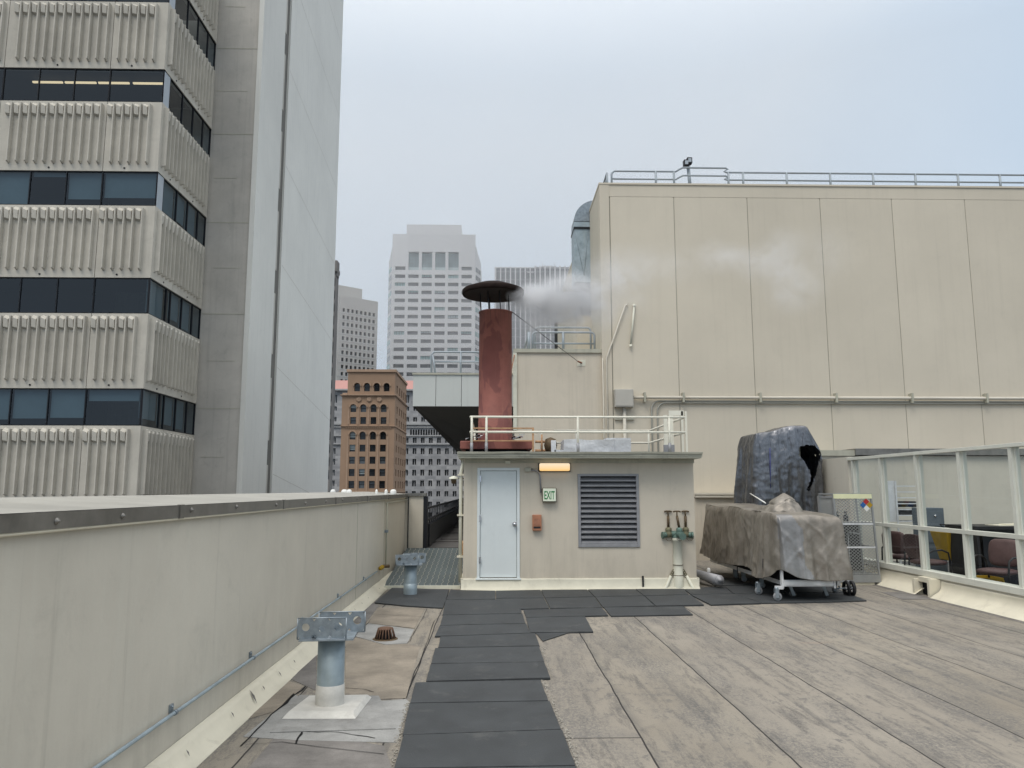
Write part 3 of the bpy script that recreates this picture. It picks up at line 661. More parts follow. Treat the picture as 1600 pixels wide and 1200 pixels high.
bpy.context.view_layer.update()
me = bpy.data.meshes.new_from_object(to.evaluated_get(bpy.context.evaluated_depsgraph_get())); bpy.data.objects.remove(to)
xs_ = [v.co.x for v in me.vertices]; ys_ = [v.co.y for v in me.vertices]
tw, th_ = ex1 - ex0 - .075, (ez1 - ez0) * .56
for v in me.vertices:
    x = (v.co.x - min(xs_)) / (max(xs_) - min(xs_)) * tw - tw / 2; z = (v.co.y - min(ys_)) / (max(ys_) - min(ys_)) * th_
    v.co = (x, -.1035, z + (ez1 - ez0) * .21)
me.materials.clear(); me.materials.append(mat('exit_green', (.02, .20, .06), .5, var=.05))
lo = bpy.data.objects.new('letters', me); col.objects.link(lo); lo.parent = es
jx, jz = px(824.5, YS), pz(734, YS)
jb = thing('junction_box', 'small grey junction box with bent conduit above the EXIT sign', 'box', (jx, YS, jz))
MB().box(jx - .055, jx + .055, YS - .06, YS - .001, jz - .035, jz + .035).build('box', FASCIA, jb, bevel=.006)
cpts = [(jx + .05, YS - .03, jz - .005)] + [Vector(p) for p in arc((jx + .10, YS - .03, jz - .13), .12, R(90), R(0), 8, (1, 0, 0), (0, 0, 1))] + [(ex0 - .02, YS - .03, ez1 - .09)]
MB().tube(cpts, .014, 8).build('conduit', LOUV, jb)
MB().tube([(jx + .05, YS - .02, jz + .02), (lampx0, YS - .02, lampz0 + .05)], .008, 6).build('conduit', FASCIA, jb)
wx, wz = px(793.5, YS), pz(722.5, YS)
MBo = MB().box(wx - .045, wx + .045, YS - .07, YS - .035, wz - .025, wz + .025).box(wx - .002, wx + .002, YS - .073, YS - .07, wz - .02, wz + .02)
tag(MBo.build('switch_box', CREAMP, bevel=.004), 'small cream box above the white door under the eaves', 'box')
hx0, hx1, hz0, hz1 = px(831, YS), px(845, YS), pz(829, YS), pz(804, YS)
hb = thing('horn_strobe', 'faded red alarm box on the shed wall below the EXIT sign', 'alarm', ((hx0 + hx1) / 2, YS, hz0))
REDF = mat('faded_red', (.42, .19, .11), .55, var=.2, scale=9, dirt=.4, dirtc=(.2, .12, .08))
MB().box(hx0, hx1, YS - .085, YS - .001, hz0, hz1).build('housing', REDF, hb, bevel=.012)
MB().box(hx0 + .03, hx1 - .03, YS - .093, YS - .0855, hz0 + .10, hz1 - .07).build('front_cover', RUST, hb)
MB().box(hx0 + .02, hx1 - .02, YS - .093, YS - .0855, hz0 + .045, hz0 + .075).build('slot', FRAMED, hb)
# drain pipe on the left corner
dp_ = thing('drain_pipe', 'cream pipe running down the left corner of the shed', 'pipe', (SX0 - .06, YS + .1, 0))
X = SX0 - .055
MB().tube([(X - .0, YS + .12, .12), (X, YS + .12, 1.30), (X - .0, YS + .12, 2.05), (X + .05, YS + .12, SZ - .02)], .032, 10).build('pipe', CREAMP, dp_)
for z in (.55, 1.28, 2.0): MB().box(X - .06, X + .06, YS + .07, YS + .17, z, z + .03).build('pipe_strap', CREAM, dp_)
gl = thing('floodlight', 'small cream lamp bracket sticking out left of the shed', 'lamp', (SX0 - .1, YS + .2, 1.6))
zg = pz(750, YS)
MB().lathe((SX0 - .19, YS + .2, zg), [(.085, .02), (.08, .05), (.03, .07), (0, .075)], 14).build('hood', CREAMP, gl)
MB().lathe((SX0 - .19, YS + .2, zg), [(0, -.07), (.04, -.06), (.05, .0), (.05, .02)], 12).tube([(SX0 - .1, YS + .2, zg + .03), (SX0 - .005, YS + .2, zg + .03)], .015, 6).build('lamp_body', BRONZ, gl)
# ------------------------------------------------------------------ shed roof railing
rl = thing('roof_railing', 'cream pipe railing around the roof of the shed', 'railing', (1.5, 13.75, RZ))
YF = 13.72
rx0, rx1 = px(735, YF, 660), px(1070, YF, 660)
zt, zm = pz(651.5, YF), pz(675, YF)
YK = 16.9
b = MB(); r = .021
for z in (zt, zm):
    b.tube([(rx0, YK, z), (rx0, YF, z), (rx1, YF, z)], r, 8)
    b.tube([(rx1, YF, z), (rx1, YK, z), (px(865, YK), YK, z)], r, 8)
b.build('rails', RAILC, rl)
for u, y in ((737, YF), (760, YF), (903, YF), (1046, YF)):
    x = px(u, y, 680)
    p = MB().tube([(x, y, RZ), (x, y, zt)], .021, 8).build('post', RAILC, rl)
    MB().tube([(x, y, RZ), (x, y, RZ + .17)], .027, 8).build('post_sleeve', LOUV, p)
for (x, y) in ((rx1 - .02, 15.2), (rx1 - .02, 16.9), (px(900, YK), YK), (px(845, YK), YK), (rx0, 15.3), (rx0, YK)):
    p = MB().tube([(x, y, RZ), (x, y, zt)], .021, 8).build('post', RAILC, rl)
    MB().tube([(x, y, RZ), (x, y, RZ + .17)], .027, 8).build('post_sleeve', LOUV, p)
# white ladder frame at right end of roof
lf = thing('ladder_frame', 'white ladder head frame at the right end of the shed roof', 'ladder', (3.3, 14.8, RZ))
ya = 14.3
for u in (1040, 1049):
    x = px(u, ya, 670); MB().box(x - .035, x + .035, ya - .02, ya + .02, RZ, pz(648, ya)).build('stile', RAILC, lf)
    MB().box(x - .045, x + .045, ya - .03, ya + .03, RZ, RZ + .17).build('foot', LOUV, lf)
yb_ = 15.4
for u in (1066, 1072):
    x = px(u, yb_, 670); MB().box(x - .02, x + .02, yb_ - .02, yb_ + .02, RZ, pz(642, yb_)).build('stile', RAILC, lf)
MB().box(px(1045, yb_), px(1068, yb_), yb_ - .02, yb_ + .02, pz(649, yb_), pz(641, yb_)).build('head', RAILC, lf)
# red steel platform + chimney
YC = 15.2
CX = px(774, YC, 600)
pf = thing('steel_platform', 'rust red steel curb and tan angle frame at the foot of the chimney', 'base', (CX, YC, RZ))
bx0, bx1 = px(719, 14.5, 690), px(832, 14.5, 690)
MB().box(bx0, bx1, 14.5, 15.9, RZ + .10, pz(689, 14.5)).build('curb', FLUE, pf, bevel=.01)
MB().box(bx0 + .1, bx1 - .1, 14.6, 15.8, RZ, RZ + .0995).build('supports', DARK, pf)
b = MB()
yf = 14.15; za, zb = pz(668.5, yf), pz(688, yf); xa, xb = px(737, yf, 680), px(834, yf, 680)
b.box(xa, xb, yf, yf + .04, za - .018, za + .006).box(xa, xb, yf + .0, yf + .04, zb - .018, zb + .004)
b.box(xb - .03, xb + .004, yf - .002, yf + .042, RZ, za + .008)
b.build('angle_frame', TAN, pf)
b = MB()
for (u0, u1, v0, v1, yy) in ((724, 756, 688, 679, 14.3), (795, 818, 687, 681, 14.3)):
    x0, x1 = px(u0, yy, 680), px(u1, yy, 680); z0, z1_ = pz(v0, yy), pz(v1, yy)
    for k in range(10):
        xx = x0 + (x1 - x0) * random.random() * .7; l = (x1 - x0) * .4; zz = z0 + (z1_ - z0) * (xx - x0) / (x1 - x0) + random.uniform(-.02, .03)
        b.add([(xx, yy + random.uniform(-.1, .1), zz), (xx + l, yy - .05, zz + random.uniform(.0, .05)), (xx + l, yy + .12, zz + .05), (xx, yy + .15, zz + random.uniform(0, .04))], [(0, 1, 2, 3)])
b.build('foil_scraps', CHROME, pf)
ch = thing('chimney', 'rust red round chimney with a wide black rain cap, steaming', 'chimney', (CX, YC, RZ))
ztop = pz(483, YC - .3); cr = .328
MB().lathe((CX, YC, 0), [(cr + .012, RZ + .2), (cr + .01, ztop - 2.2), (cr + .004, ztop - 2.19), (cr, ztop - .02), (cr + .012, ztop - .02), (cr + .012, ztop), (cr - .02, ztop), (cr - .02, ztop - .6), (0, ztop - .6)], 48).build('flue', FLUE, ch)
CAPB = mat('cap_black', (.020, .013, .011), .75, metal=0, var=.4, scale=6, dirt=.25, dirtc=(.03, .02, .016), spec=.08)
ccx = px(770.5, YC, 450); zc = pz(459.5, YC)
MB().lathe((ccx, YC, zc), [(0, -.01), (.56, -.02), (.615, -.03), (.628, .0), (.628, .06), (.60, .085), (.3, .20), (0, .27)], 64).build('rain_cap', CAPB, ch)
for a in (20, 65, 110, 155, 200, 245, 290, 335):
    if a in (65, 110, 245, 290): rr_ = .25
    x, y = CX + cr * .93 * math.cos(R(a)), YC + cr * .93 * math.sin(R(a))
    if a in (20, 110, 200, 290, 245, 335): MB().tube([(x, y, ztop - .1), (x + (ccx - CX) * .5, y, zc)], .012, 6).build('strut', BLACK, ch)
# white covered units on the roof
hu = thing('covered_hatch', 'low silver-white foil wrapped duct lying on the shed roof behind the railing', 'duct', (2, 14.4, RZ))
def lumpbox(x0, x1, y0, y1, z0, z1_, amp, seed, name, m, parent):
    b = MB(); nx, nz, ny = max(4, int((x1 - x0) / .08)), max(3, int((z1_ - z0) / .05)), 5; vs = []; fs = []
    def P(x, y, z):
        d = noise.noise_vector(Vector((x * 5 + seed, y * 5, z * 7))) * amp
        return (x + d.x, y + d.y, z + d.z * (1 if z > z0 + .01 else 0))
    def grid(f, na, nb):
        n0 = len(vs)
        for i in range(na + 1):
            for j in range(nb + 1): vs.append(P(*f(i / na, j / nb)))
        for i in range(na):
            for j in range(nb): fs.append((n0 + i * (nb + 1) + j, n0 + (i + 1) * (nb + 1) + j, n0 + (i + 1) * (nb + 1) + j + 1, n0 + i * (nb + 1) + j + 1))
    lx, ly, lz = x1 - x0, y1 - y0, z1_ - z0
    grid(lambda a, c: (x0 + lx * a, y0, z0 + lz * c), nx, nz); grid(lambda a, c: (x0 + lx * a, y0 + ly * c, z1_), nx, ny)
    grid(lambda a, c: (x0, y1 - ly * a, z0 + lz * c), ny, nz); grid(lambda a, c: (x1, y0 + ly * a, z0 + lz * c), ny, nz); grid(lambda a, c: (x1 - lx * a, y1, z0 + lz * c), nx, nz)
    b.add(vs, fs, smooth=True); return b.build(name, m, parent)
yh = 14.2
FOIL = tarp_material('foil_wrap', (.50, .51, .52), (.68, .69, .70), .15, .4, 10, stain=(.28, .26, .24))
lumpbox(px(881, yh, 695), px(960, yh, 695), yh, yh + .7, RZ, pz(687, yh), .018, 3, 'wrapped_duct', FOIL, hu)
lumpbox(px(948, yh, 695), px(986, yh, 695), yh + .02, yh + .8, RZ, pz(684, yh), .012, 9, 'wrapped_end', FOIL, hu)
MB().box(px(866, yh), px(880, yh), yh, yh + .3, RZ, RZ + .07).build('wrapped_foot', FOIL, hu)
b = MB().box(px(861, 14.2), px(868.5, 14.2), 14.2, 14.3, RZ, pz(688, 14.2))
tag(b.build('white_post', WHITEM, bevel=.005), 'short white square post on the shed roof left of the foil wrapped duct', 'post')
tf = thing('rusty_pipework', 'tan rusty pipes between the chimney curb and the white post', 'pipes', (px(850, 15.2), 15.2, RZ))
xx0 = px(836, 15.2); xx1 = px(866, 15.2)
MB().tube([(xx0, 15.2, RZ + .1), (xx1, 15.2, RZ + .1)], .03).tube([(xx0, 15.2, RZ + .28), (xx1, 15.2, RZ + .28)], .025).tube([(px(846, 15.2), 15.15, RZ), (px(846, 15.2), 15.15, RZ + .42)], .02).build('pipes', TAN, tf)
MB().lathe((px(860, 15), 15, RZ + .2), [(0, -.16), (.1, -.12), (.13, 0), (.1, .12), (0, .16)], 12).build('bell_housing', BRONZ, tf)
# ------------------------------------------------------------------ standpipe
sp = pt(1060.5, 921, Z=0)
st = thing('standpipe', 'cream fire standpipe with three green valves and T handles', 'standpipe', (sp.x, sp.y, 0))
x, y = sp.x, sp.y
zp = pz(840, y)
MB().lathe((x, y, 0), [(.09, 0), (.09, .24), (.083, .25), (.083, zp - .07), (.10, zp - .06), (.10, zp - .02), (.085, zp), (0, zp)], 20).build('riser', CREAMP, st)
for z in (.24, .42): MB().lathe((x, y, z), [(.088, 0), (.094, .006), (.088, .012)], 18).build('clamp_band', BRONZ, st)
MB().lathe((x - .0, y, 0), [(.1, zp), (.09, zp + .03), (.05, zp + .08), (.0, zp + .09)], 16).tube([(x - .16, y, zp + .06), (x + .18, y, zp + .06)], .055, 12).build('manifold', GREENB, st)
for i, (ox, oy, tilt) in enumerate(((-.155, -.01, 0), (.02, -.09, -.035), (.155, -.01, 0))):
    vx, vy = x + ox, y + oy
    v = MB().lathe((vx, vy, zp + .0), [(.03, 0), (.062, .02), (.066, .08), (.05, .10), (.055, .115), (.055, .16), (.035, .175), (.02, .18)], 14)
    vb = v.build('valve', GREENB if i == 1 else mat('olive_brass', (.17, .16, .10), .6, metal=.4, var=.3, scale=20), st)
    if i != 1:
        s = -1 if i == 0 else 1
        MB().tube([(vx + s * .03, vy, zp + .05), (vx + s * .10, vy - .03, zp + .04)], .05, 12).tube([(vx + s * .095, vy - .03, zp + .04), (vx + s * .125, vy - .035, zp + .04)], .06, 12).build('outlet', GREENB, vb)
    else:
        MB().tube([(vx, vy - .03, zp + .05), (vx + .02, vy - .14, zp + .03)], .05, 12).tube([(vx + .02, vy - .13, zp + .03), (vx + .02, vy - .165, zp + .03)], .062, 12).build('outlet', GREENB, vb)
    MB().tube([(vx, vy, zp + .17), (vx + tilt, vy, zp + .38)], .022, 10).tube([(vx + tilt, vy, zp + .37), (vx + tilt, vy, zp + .45)], .012, 8).build('stem', BRONZ, vb)
    MB().tube([(vx + tilt - .066, vy, zp + .452), (vx + tilt - .03, vy, zp + .462), (vx + tilt + .03, vy, zp + .462), (vx + tilt + .066, vy, zp + .452)], .014, 8).build('handle', BRONZ, vb)
for (ox, s) in ((-.17, 1), (.02, 1), (.2, -1)):
    MB().tube(arc((x + ox, y - .1, zp + .0), .055, R(180), R(360), 10, (1, 0, 0), (0, 0, 1)), .004, 5).build('chain', BRONZ, st)
for s in (-1, 1):
    b = MB().tube([(x + s * .25, y - .05, .01), (x + s * .24, y - .05, .03), (x + s * .14, y - .03, .24)], [.045, .028, .024], 10)
    b.build('brace_foot', CREAMP, st)
    b = MB()
    for k in range(3): b.tube(arc((x + s * (.125 - k * .018), y - .02, .265 + k * .03), .022, 0, R(360), 10, (1, 0, 0), (0, .4, .9)), .007, 5)
    b.build('turnbuckle', mat('olive_brass', (.17, .16, .10), .6), st)
# ------------------------------------------------------------------ big wall building
YW = 20.0
WX0 = px(938, YW, 400); WZ = pz(290, YW, 1100)
bw = thing('panel_building', 'tall windowless beige building with vertical panel joints at the back right', 'building', (9, YW, 0))
seams = [px(u, YW, 460) for u in (1057, 1173.5, 1289, 1403, 1519)]
pw_ = seams[1] - seams[0]
for k in range(1, 5): seams.append(seams[4] + pw_ * k)
xs = [WX0 + .28] + seams
MB().box(WX0 + .02, 24, YW + .06, 36, -44.5, WZ - .02).build('core', DARK, bw)
MB().box(WX0, WX0 + .26, YW - .02, YW + .3, 0, WZ - .001).build('corner_trim', BEIGE, bw)
for i in range(len(xs) - 1):
    MB().box(xs[i] + .011, xs[i + 1] - .011, YW, YW + .1, 0, WZ - .34).build('wall_panel', BEIGE, bw)
MB().box(WX0 + .27, 24, YW + .009, YW + .101, 0, WZ - .36).build('joint_backing', mat('joint_dark_beige', (.36, .34, .28), .8), bw)  # backing strip in a darker beige than the panels, seen in the joints
MB().box(WX0 + .262, 24, YW - .004, YW + .12, WZ - .335, WZ).build('top_band', BEIGE, bw)
MB().box(WX0 - .015, 24, YW - .03, YW + .3, WZ + .001, WZ + .05).box(WX0 - .015, WX0 + .26, YW + .3, 34, WZ + .001, WZ + .05).build('parapet_coping', BEIGE, bw)
b = MB().box(WX0 - .001, WX0 + .018, YW + .3, 34, -44, WZ - .001)
b.build('side_wall', mat('beige_side', (.53, .485, .395), .75, var=.05, scale=.4, streak=.2, streakc=(.36, .34, .28)), bw)
for k in range(10):
    yy = YW + 1.6 + k * 1.2; MB().box(WX0 - .004, WX0 - .0015, yy, yy + .02, 4, WZ - .2).build('side_joint', FASCIA, bw)
# lower block left of it
YL = 20.08
LX0 = px(804, YL, 620); LZ = pz(551, YL)
lb = thing('low_block', 'lower beige block between the chimney and the tall panel building', 'building', (1.6, YL, 0))
MB().box(LX0, WX0 - .002, YL, 30, .46, LZ - .001).build('wall', BEIGE3, lb)
MB().box(LX0 - .03, WX0 - .003, YL - .05, 30.1, LZ, LZ + .1).build('coping', FASCIA, lb)
MB().box(LX0 - .035, LX0 + .06, YL - .045, YL - .001, pz(672, YL), LZ - .002).build('corner_trim', CREAMP, lb)
# railing on it
lr = thing('roof_railing', 'grey double pipe railing on top of the lower beige block', 'railing', (1.8, YL + .4, LZ + .1))
yr = YL + .3
def gx(u): return px(u, yr, 530)
zr1, zr2, zr0 = pz(519, yr), pz(536.5, yr), LZ + .1
def railrun(b, x0, x1, z, y, r_=.028, rad=.1):
    b.tube([(x0, y, zr0)] + [Vector(p) for p in arc((x0 + rad, y, z - rad), rad, R(180), R(90), 6, (1, 0, 0), (0, 0, 1))] + [Vector(p) for p in arc((x1 - rad, y, z - rad), rad, R(90), R(0), 6, (1, 0, 0), (0, 0, 1))] + [(x1, y, zr0)], r_, 8)
b = MB(); railrun(b, gx(832), gx(929), zr1, yr); b.tube([(gx(832), yr, zr2), (gx(929), yr, zr2)], .024)
b.build('front_rail', RAILG, lr)
b = MB(); y2 = yr + .9; zq = pz(511.5, y2)
b.tube([(px(836, y2, 530), y2, zr0)] + arc((px(836, y2, 530) + .1, y2, zq - .1), .1, R(180), R(90), 6, (1, 0, 0), (0, 0, 1)) + arc((px(923, y2, 530) - .1, y2, zq - .1), .1, R(90), R(0), 6, (1, 0, 0), (0, 0, 1)) + [(px(923, y2, 530), y2, zr0)], .028)
b.build('rear_rail', RAILG, lr)
MB().tube([(gx(880), yr, zr0), (gx(880), yr, zr1)], .036).build('post', RAILG, lr)
MB().tube([(gx(826.5), yr, zr0), (gx(826.5), yr, zr1)], .04).tube([(gx(826.5), yr, zr1 - .05), (gx(824.5), yr + 2.2, zr1 - .05), (gx(824.5), yr + 2.2, zr0)], .026).build('side_rail', RAILG, lr)
# wall anchor + guy wire to chimney
aw = pt(903, 567, Y=YL)
an = thing('guy_wire', 'thin guy wire from the chimney to a rusty anchor on the lower block', 'wire', aw)
MB().box(aw.x - .02, aw.x + .2, YL - .012, YL - .001, aw.z - .08, aw.z + .08).build('anchor_plate', CREAMP, an)
MB().tube([(aw.x + .1, YL - .01, aw.z), (aw.x - .02, YL - .14, aw.z + .02)], .022, 6).build('anchor_eye', RUST, an)
MB().tube([(aw.x - .02, YL - .14, aw.z + .02), (CX + cr, YC, pz(487, YC))], .008, 5).build('wire', BLACK, an)
aw2 = pt(801, 574, Y=YL - .05)
an2 = thing('guy_wire', 'short rusty turnbuckle and wire at the top left corner of the lower block', 'wire', aw2)
MB().tube([(aw2.x + .05, YL - .05, pz(555, YL)), (aw2.x - .02, YL - .2, aw2.z), (CX + cr * .8, YC + .2, pz(600, YC))], .012, 5).build('wire', RUST, an2)
# duct on the side wall
dc = thing('vent_duct', 'tall galvanised duct bending over the top left edge of the panel building', 'duct', (WX0 - .3, 22.6, 8))
yd0, yd1 = 22.1, 22.9
dx_0 = px(897.5, yd0, 400)
zt_ = pz(312, yd0); zb1, zb2 = pz(437, yd0), pz(493, yd0)
XR = WX0 - .003
ze = pz(345, yd0)
MB().box(dx_0, XR, yd0, yd1, pz(440, yd0), ze - .012).build('duct_shaft', GALVB, dc)
b = MB(); rad = zt_ - ze; n_ = 8
prof = [(dx_0, 0, ze)] + [(dx_0 + rad - rad * math.cos(R(90) * i / n_), 0, ze + rad * math.sin(R(90) * i / n_)) for i in range(1, n_ + 1)] + [(WX0 + .5, 0, zt_), (WX0 + .5, 0, zt_ - .55), (XR, 0, zt_ - .55), (XR, 0, ze)]
b.extr(prof, (0, yd0 - .01, 0), (0, yd1 + .01, 0)); b.build('elbow', GALV, dc)
MB().box(dx_0 - .015, XR, yd0 - .03, yd1 + .03, pz(357, yd0), pz(354, yd0)).build('duct_flange', FRAMED, dc)
b = MB(); xm = (dx_0 + XR) / 2
for (p, q) in (((dx_0, pz(357, yd0)), (xm + .05, pz(430, yd0))), ((XR - .05, pz(357, yd0)), (xm + .05, pz(430, yd0)))): b.tube([(p[0], yd0 - .004, p[1]), (q[0], yd0 - .004, q[1])], .007, 4)
b.build('cross_break', GALV, dc)
MB().box(dx_0 + .06, XR, yd0 + .05, yd1 - .05, zb2 + .0, pz(441, yd0)).build('duct_lower', LOUV, dc)
tag(MB().box(px(902, 22.1), XR, 22.0, 23.0, LZ + .1, zb2 - .2).box(px(904, 22), XR, 22.05, 22.9, zb2 - .2, zb2 - .0001).build('duct_housing', BEIGE), 'low beige housing beneath the galvanised duct, behind the double pipe railing', 'housing')
# top-of-wall railing
tr = thing('roof_railing', 'long grey pipe railing along the top edge of the tall panel building', 'railing', (9, YW + .5, WZ))
yt = YW + .45
def tx(u): return px(u, yt, 275)
def tz(v): return pz(v, yt, 1100)
Z0, ZH, ZM = WZ + .05, tz(268.6), tz(280.8)
ZH2, ZM2 = tz(262.3), tz(274.6)
def bend(b, za, zbb, drop=False):
    pass
b = MB()
xA, xB, xC, xD = tx(955.6), tx(1053), tx(1064), tx(1134)
b.tube([(xA, yt, Z0)] + arc((xA + .12, yt, ZH - .12), .12, R(180), R(90), 6, (1, 0, 0), (0, 0, 1)) + [(xB + .05, yt, ZH), (xC - .06, yt, (ZH + ZH2) / 2), (xC + .06, yt - .0, ZH2), (xD, yt, ZH2), (xD + .06, yt, ZH2 - .04), (xD - .04, yt, (ZH + ZH2) / 2 - .04), (xD + .02, yt, ZH - .01), (24, yt, ZH)], .028, 8)
b.build('top_rail', RAILG, tr)
MB().tube([(xA, yt, ZM), (xB + .05, yt, ZM), (xC - .06, yt, (ZM + ZM2) / 2), (xC + .06, yt, ZM2), (xD, yt, ZM2), (xD + .06, yt, ZM2 - .04), (xD - .04, yt, (ZM + ZM2) / 2 - .04), (xD + .02, yt, ZM), (24, yt, ZM)], .026, 8).build('mid_rail', RAILG, tr)
for u in (1024.6, 1053, 1138, 1161, 1229, 1297, 1364, 1430, 1496.5, 1562, 1628, 1694):
    MB().tube([(tx(u), yt, Z0), (tx(u), yt, ZH)], .032, 8).build('post', RAILG, tr)
MB().tube([(tx(948.5), yt, Z0), (tx(948.5), yt, tz(272)), (tx(948.5) + .1, yt + 9, tz(272))], .028, 8).tube([(tx(948.5), yt, ZM), (tx(948.5) + .1, yt + 9, ZM)], .024, 6).build('side_rail', RAILG, tr)
fp = pt(1076, 289, Y=yt + .3)
fl_ = thing('floodlight_pole', 'leaning pole with two small floodlights on top of the panel building', 'floodlight', (fp.x, fp.y, Z0))
p0 = Vector((px(1079, yt + .3, 289), yt + .3, Z0)); p1 = pt(1075, 258, Y=yt + .3)
MB().tube([p0, p1], .05, 8).build('pole', RAILG, fl_)
for (u, v) in ((1072, 255), (1077, 251.5)):
    c = pt(u, v, Y=yt + .2)
    MB().box(c.x - .07, c.x + .07, c.y - .06, c.y + .1, c.z - .085, c.z + .085).box(c.x - .045, c.x + .045, c.y - .068, c.y - .061, c.z - .055, c.z + .055, 1).build('lamp_head', [BLACK, LTGR], fl_)
# conduits along the wall
def wz_(v): return pz(v, YW - .1, 1200)
c1 = thing('wall_conduit', 'thick cream conduit running right from the grey box along the panel building', 'conduit', (6, YW, wz_(622)))
MB().tube([(px(989, YW - .1), YW - .1, wz_(621.5)), (24, YW - .1, wz_(621.5))], .042, 10).build('pipe', BEIGE2, c1)
for u in (1006, 1066, 1185.5, 1303.5, 1421, 1537):
    MB().box(px(u, YW, 622) - .025, px(u, YW, 622) + .025, YW - .17, YW - .001, wz_(629), wz_(614)).build('bracket', FASCIA, c1)
GC = mat('grey_conduit', (.34, .335, .29), .5, var=.1)
for i, (v, u) in enumerate(((626.8, 1018), (629.6, 1027))):
    c2 = thing('wall_conduit', ('upper' if i == 0 else 'lower') + ' of two thin grey conduits that bend down the panel building behind the ladder frame', 'conduit', (6, YW, wz_(v)))
    x = px(u, YW - .05, 640); z = wz_(v); ra = .22
    MB().tube([(x, YW - .05, .6)] + arc((x + ra, YW - .05, z - ra), ra, R(180), R(90), 8, (1, 0, 0), (0, 0, 1)) + [(24, YW - .05, z)], .022, 8).build('pipe', GC, c2)
b0 = pt(961, 636, Y=YW - .2); b1 = pt(989.5, 608, Y=YW - .2)
eb = thing('electrical_box', 'square beige electrical box on the panel building above the shed railing', 'box', (b0.x, YW, b0.z))
MB().box(b0.x, b1.x, YW - .22, YW - .001, b0.z, b1.z).build('enclosure', mat('box_paint', (.46, .44, .39), .5, var=.04), eb, bevel=.01)
MB().box(b0.x + .02, b1.x - .02, YW - .232, YW - .2205, b0.z + .03, b1.z - .02).build('box_lid', mat('box_paint', (.46, .44, .39), .5), eb, bevel=.004)
xm = px(976, YW - .1, 650)
MB().tube([(xm, YW - .08, .6), (xm, YW - .08, b0.z)], .045, 8).build('riser', BEIGE2, eb)
MB().box(xm - .25, xm + .25, YW - .06, YW - .001, pz(653.5, YW) - .04, pz(653.5, YW) + .04).build('strut_bar', FASCIA, eb)
c3 = thing('wall_conduit', 'thin beige conduit slanting up the left end of the panel building', 'conduit', (px(948, YW), YW, 4))
MB().tube([(px(950, YW, 690), YW - .05, .6), pt(947.5, 560, Y=YW - .05), pt(977, 477, Y=YW - .05), pt(981, 476, Y=YW - .03)], .02, 6).build('pipe', BEIGE2, c3)
MB().tube([(px(944, YW, 690), YW - .05, .6), pt(941.5, 560, Y=YW - .05)], .014, 6).build('thin_pipe', BEIGE2, c3)
p0, p1 = pt(991, 477, Y=YW - .06), pt(985.5, 540, Y=YW - .06)
tag(MB().tube([p0, p1], .028, 8).lathe(p0, [(.04, -.03), (.04, .03), (0, .03)], 8).lathe(p1, [(.04, -.03), (.04, .03), (0, .03)], 8).build('wall_bar', CREAMP), 'short cream leaning tube on the panel building above the electrical box', 'tube')
# ledges and low wall at the foot
LGZ = pz(703, 19)
cw0 = px(1283, 19, 720)
cwt = thing('court_wall', 'low beige wall with a metal coping behind the glazed screen', 'wall', (10, 19, 0))
MB().box(cw0, 24, 19, 19.98, 0, LGZ - .14).build('wall', BEIGE2, cwt)
MB().box(cw0 - .05, px(1330, 19), 18.93, 19.99, LGZ - .139, LGZ + .0).build('coping', FASCIA, cwt)
MB().box(px(1330, 19) + .005, 24, 18.90, 19.99, LGZ - .12, LGZ + .04).build('coping', CAPM, cwt)
lg = thing('wall_ledge', 'low beige ledge at the foot of the panel building left of the silver tarp', 'ledge', (5.8, 19.5, 0))
l0, l1 = px(1086, 19.4, 790), px(1200, 19.4, 790); lz = pz(771, 19.4)
MB().box(l0, l1, 19.45, 19.98, 0, lz - .1).build('wall', BEIGE3, lg); MB().box(l0, l1, 19.36, 19.98, lz - .1, lz - .06).box(l0, l1, 19.38, 19.98, lz - .03, lz).box(l0, l1, 19.42, 19.98, lz - .0599, lz - .0301).build('cap', BEIGE2, lg)
# ------------------------------------------------------------------ glazed screen on the right
XG = 7.3
gs_ = thing('glazed_screen', 'pale painted glazed wind screen wall along the right side of the roof', 'glazing', (XG, 11, 0))
GZT = 2.40; GZB = .40; GZM = 1.10
YG1 = pt(1328, 760, X=XG).y
mull = [pt(u, 760, X=XG).y for u in (1333, 1376, 1432, 1500, 1582)]
st_ = mull[3] - mull[4]
while mull[-1] > -4: mull.append(mull[-1] - st_)
b = MB().box(XG, XG + .16, mull[-1], YG1, 0, .30)
b.build('base_wall', BEIGE2, gs_)
MB().box(XG - .03, XG + .19, mull[-1], YG1 + .03, .301, .40).build('sill', SCREEN, gs_, bevel=.006)
MB().box(XG - .02, XG + .12, mull[-1], YG1 + .04, GZT - .055, GZT).build('top_rail', SCREEN, gs_, bevel=.004)
MB().box(XG - .012, XG + .10, mull[-1], YG1, GZM - .035, GZM + .03).build('mid_rail', SCREEN, gs_, bevel=.004)
for i, y in enumerate(mull):
    MB().box(XG - .005, XG + .12, y - .035, y + .035, .401, GZT - .056).box(XG + .04, XG + .075, y - .06, y + .06, .402, GZT - .057).build('mullion', SCREEN, gs_)
for i in range(len(mull) - 1):
    for (z0, z1_) in ((.401, GZM - .036), (GZM + .031, GZT - .056)):
        MB().quad((XG + .055, mull[i] - .061, z0), (XG + .055, mull[i + 1] + .061, z0), (XG + .055, mull[i + 1] + .061, z1_), (XG + .055, mull[i] - .061, z1_)).build('glass_pane', GLASS, gs_)
b = MB(); vs = []; K = 90
prof = [(XG - .002, .27), (XG - .018, .262), (XG - .012, .24), (XG - .03, .15), (XG - .07, .10), (XG - .16, .05), (XG - .22, .008)]
ya_, yb2 = mull[-1], YG1
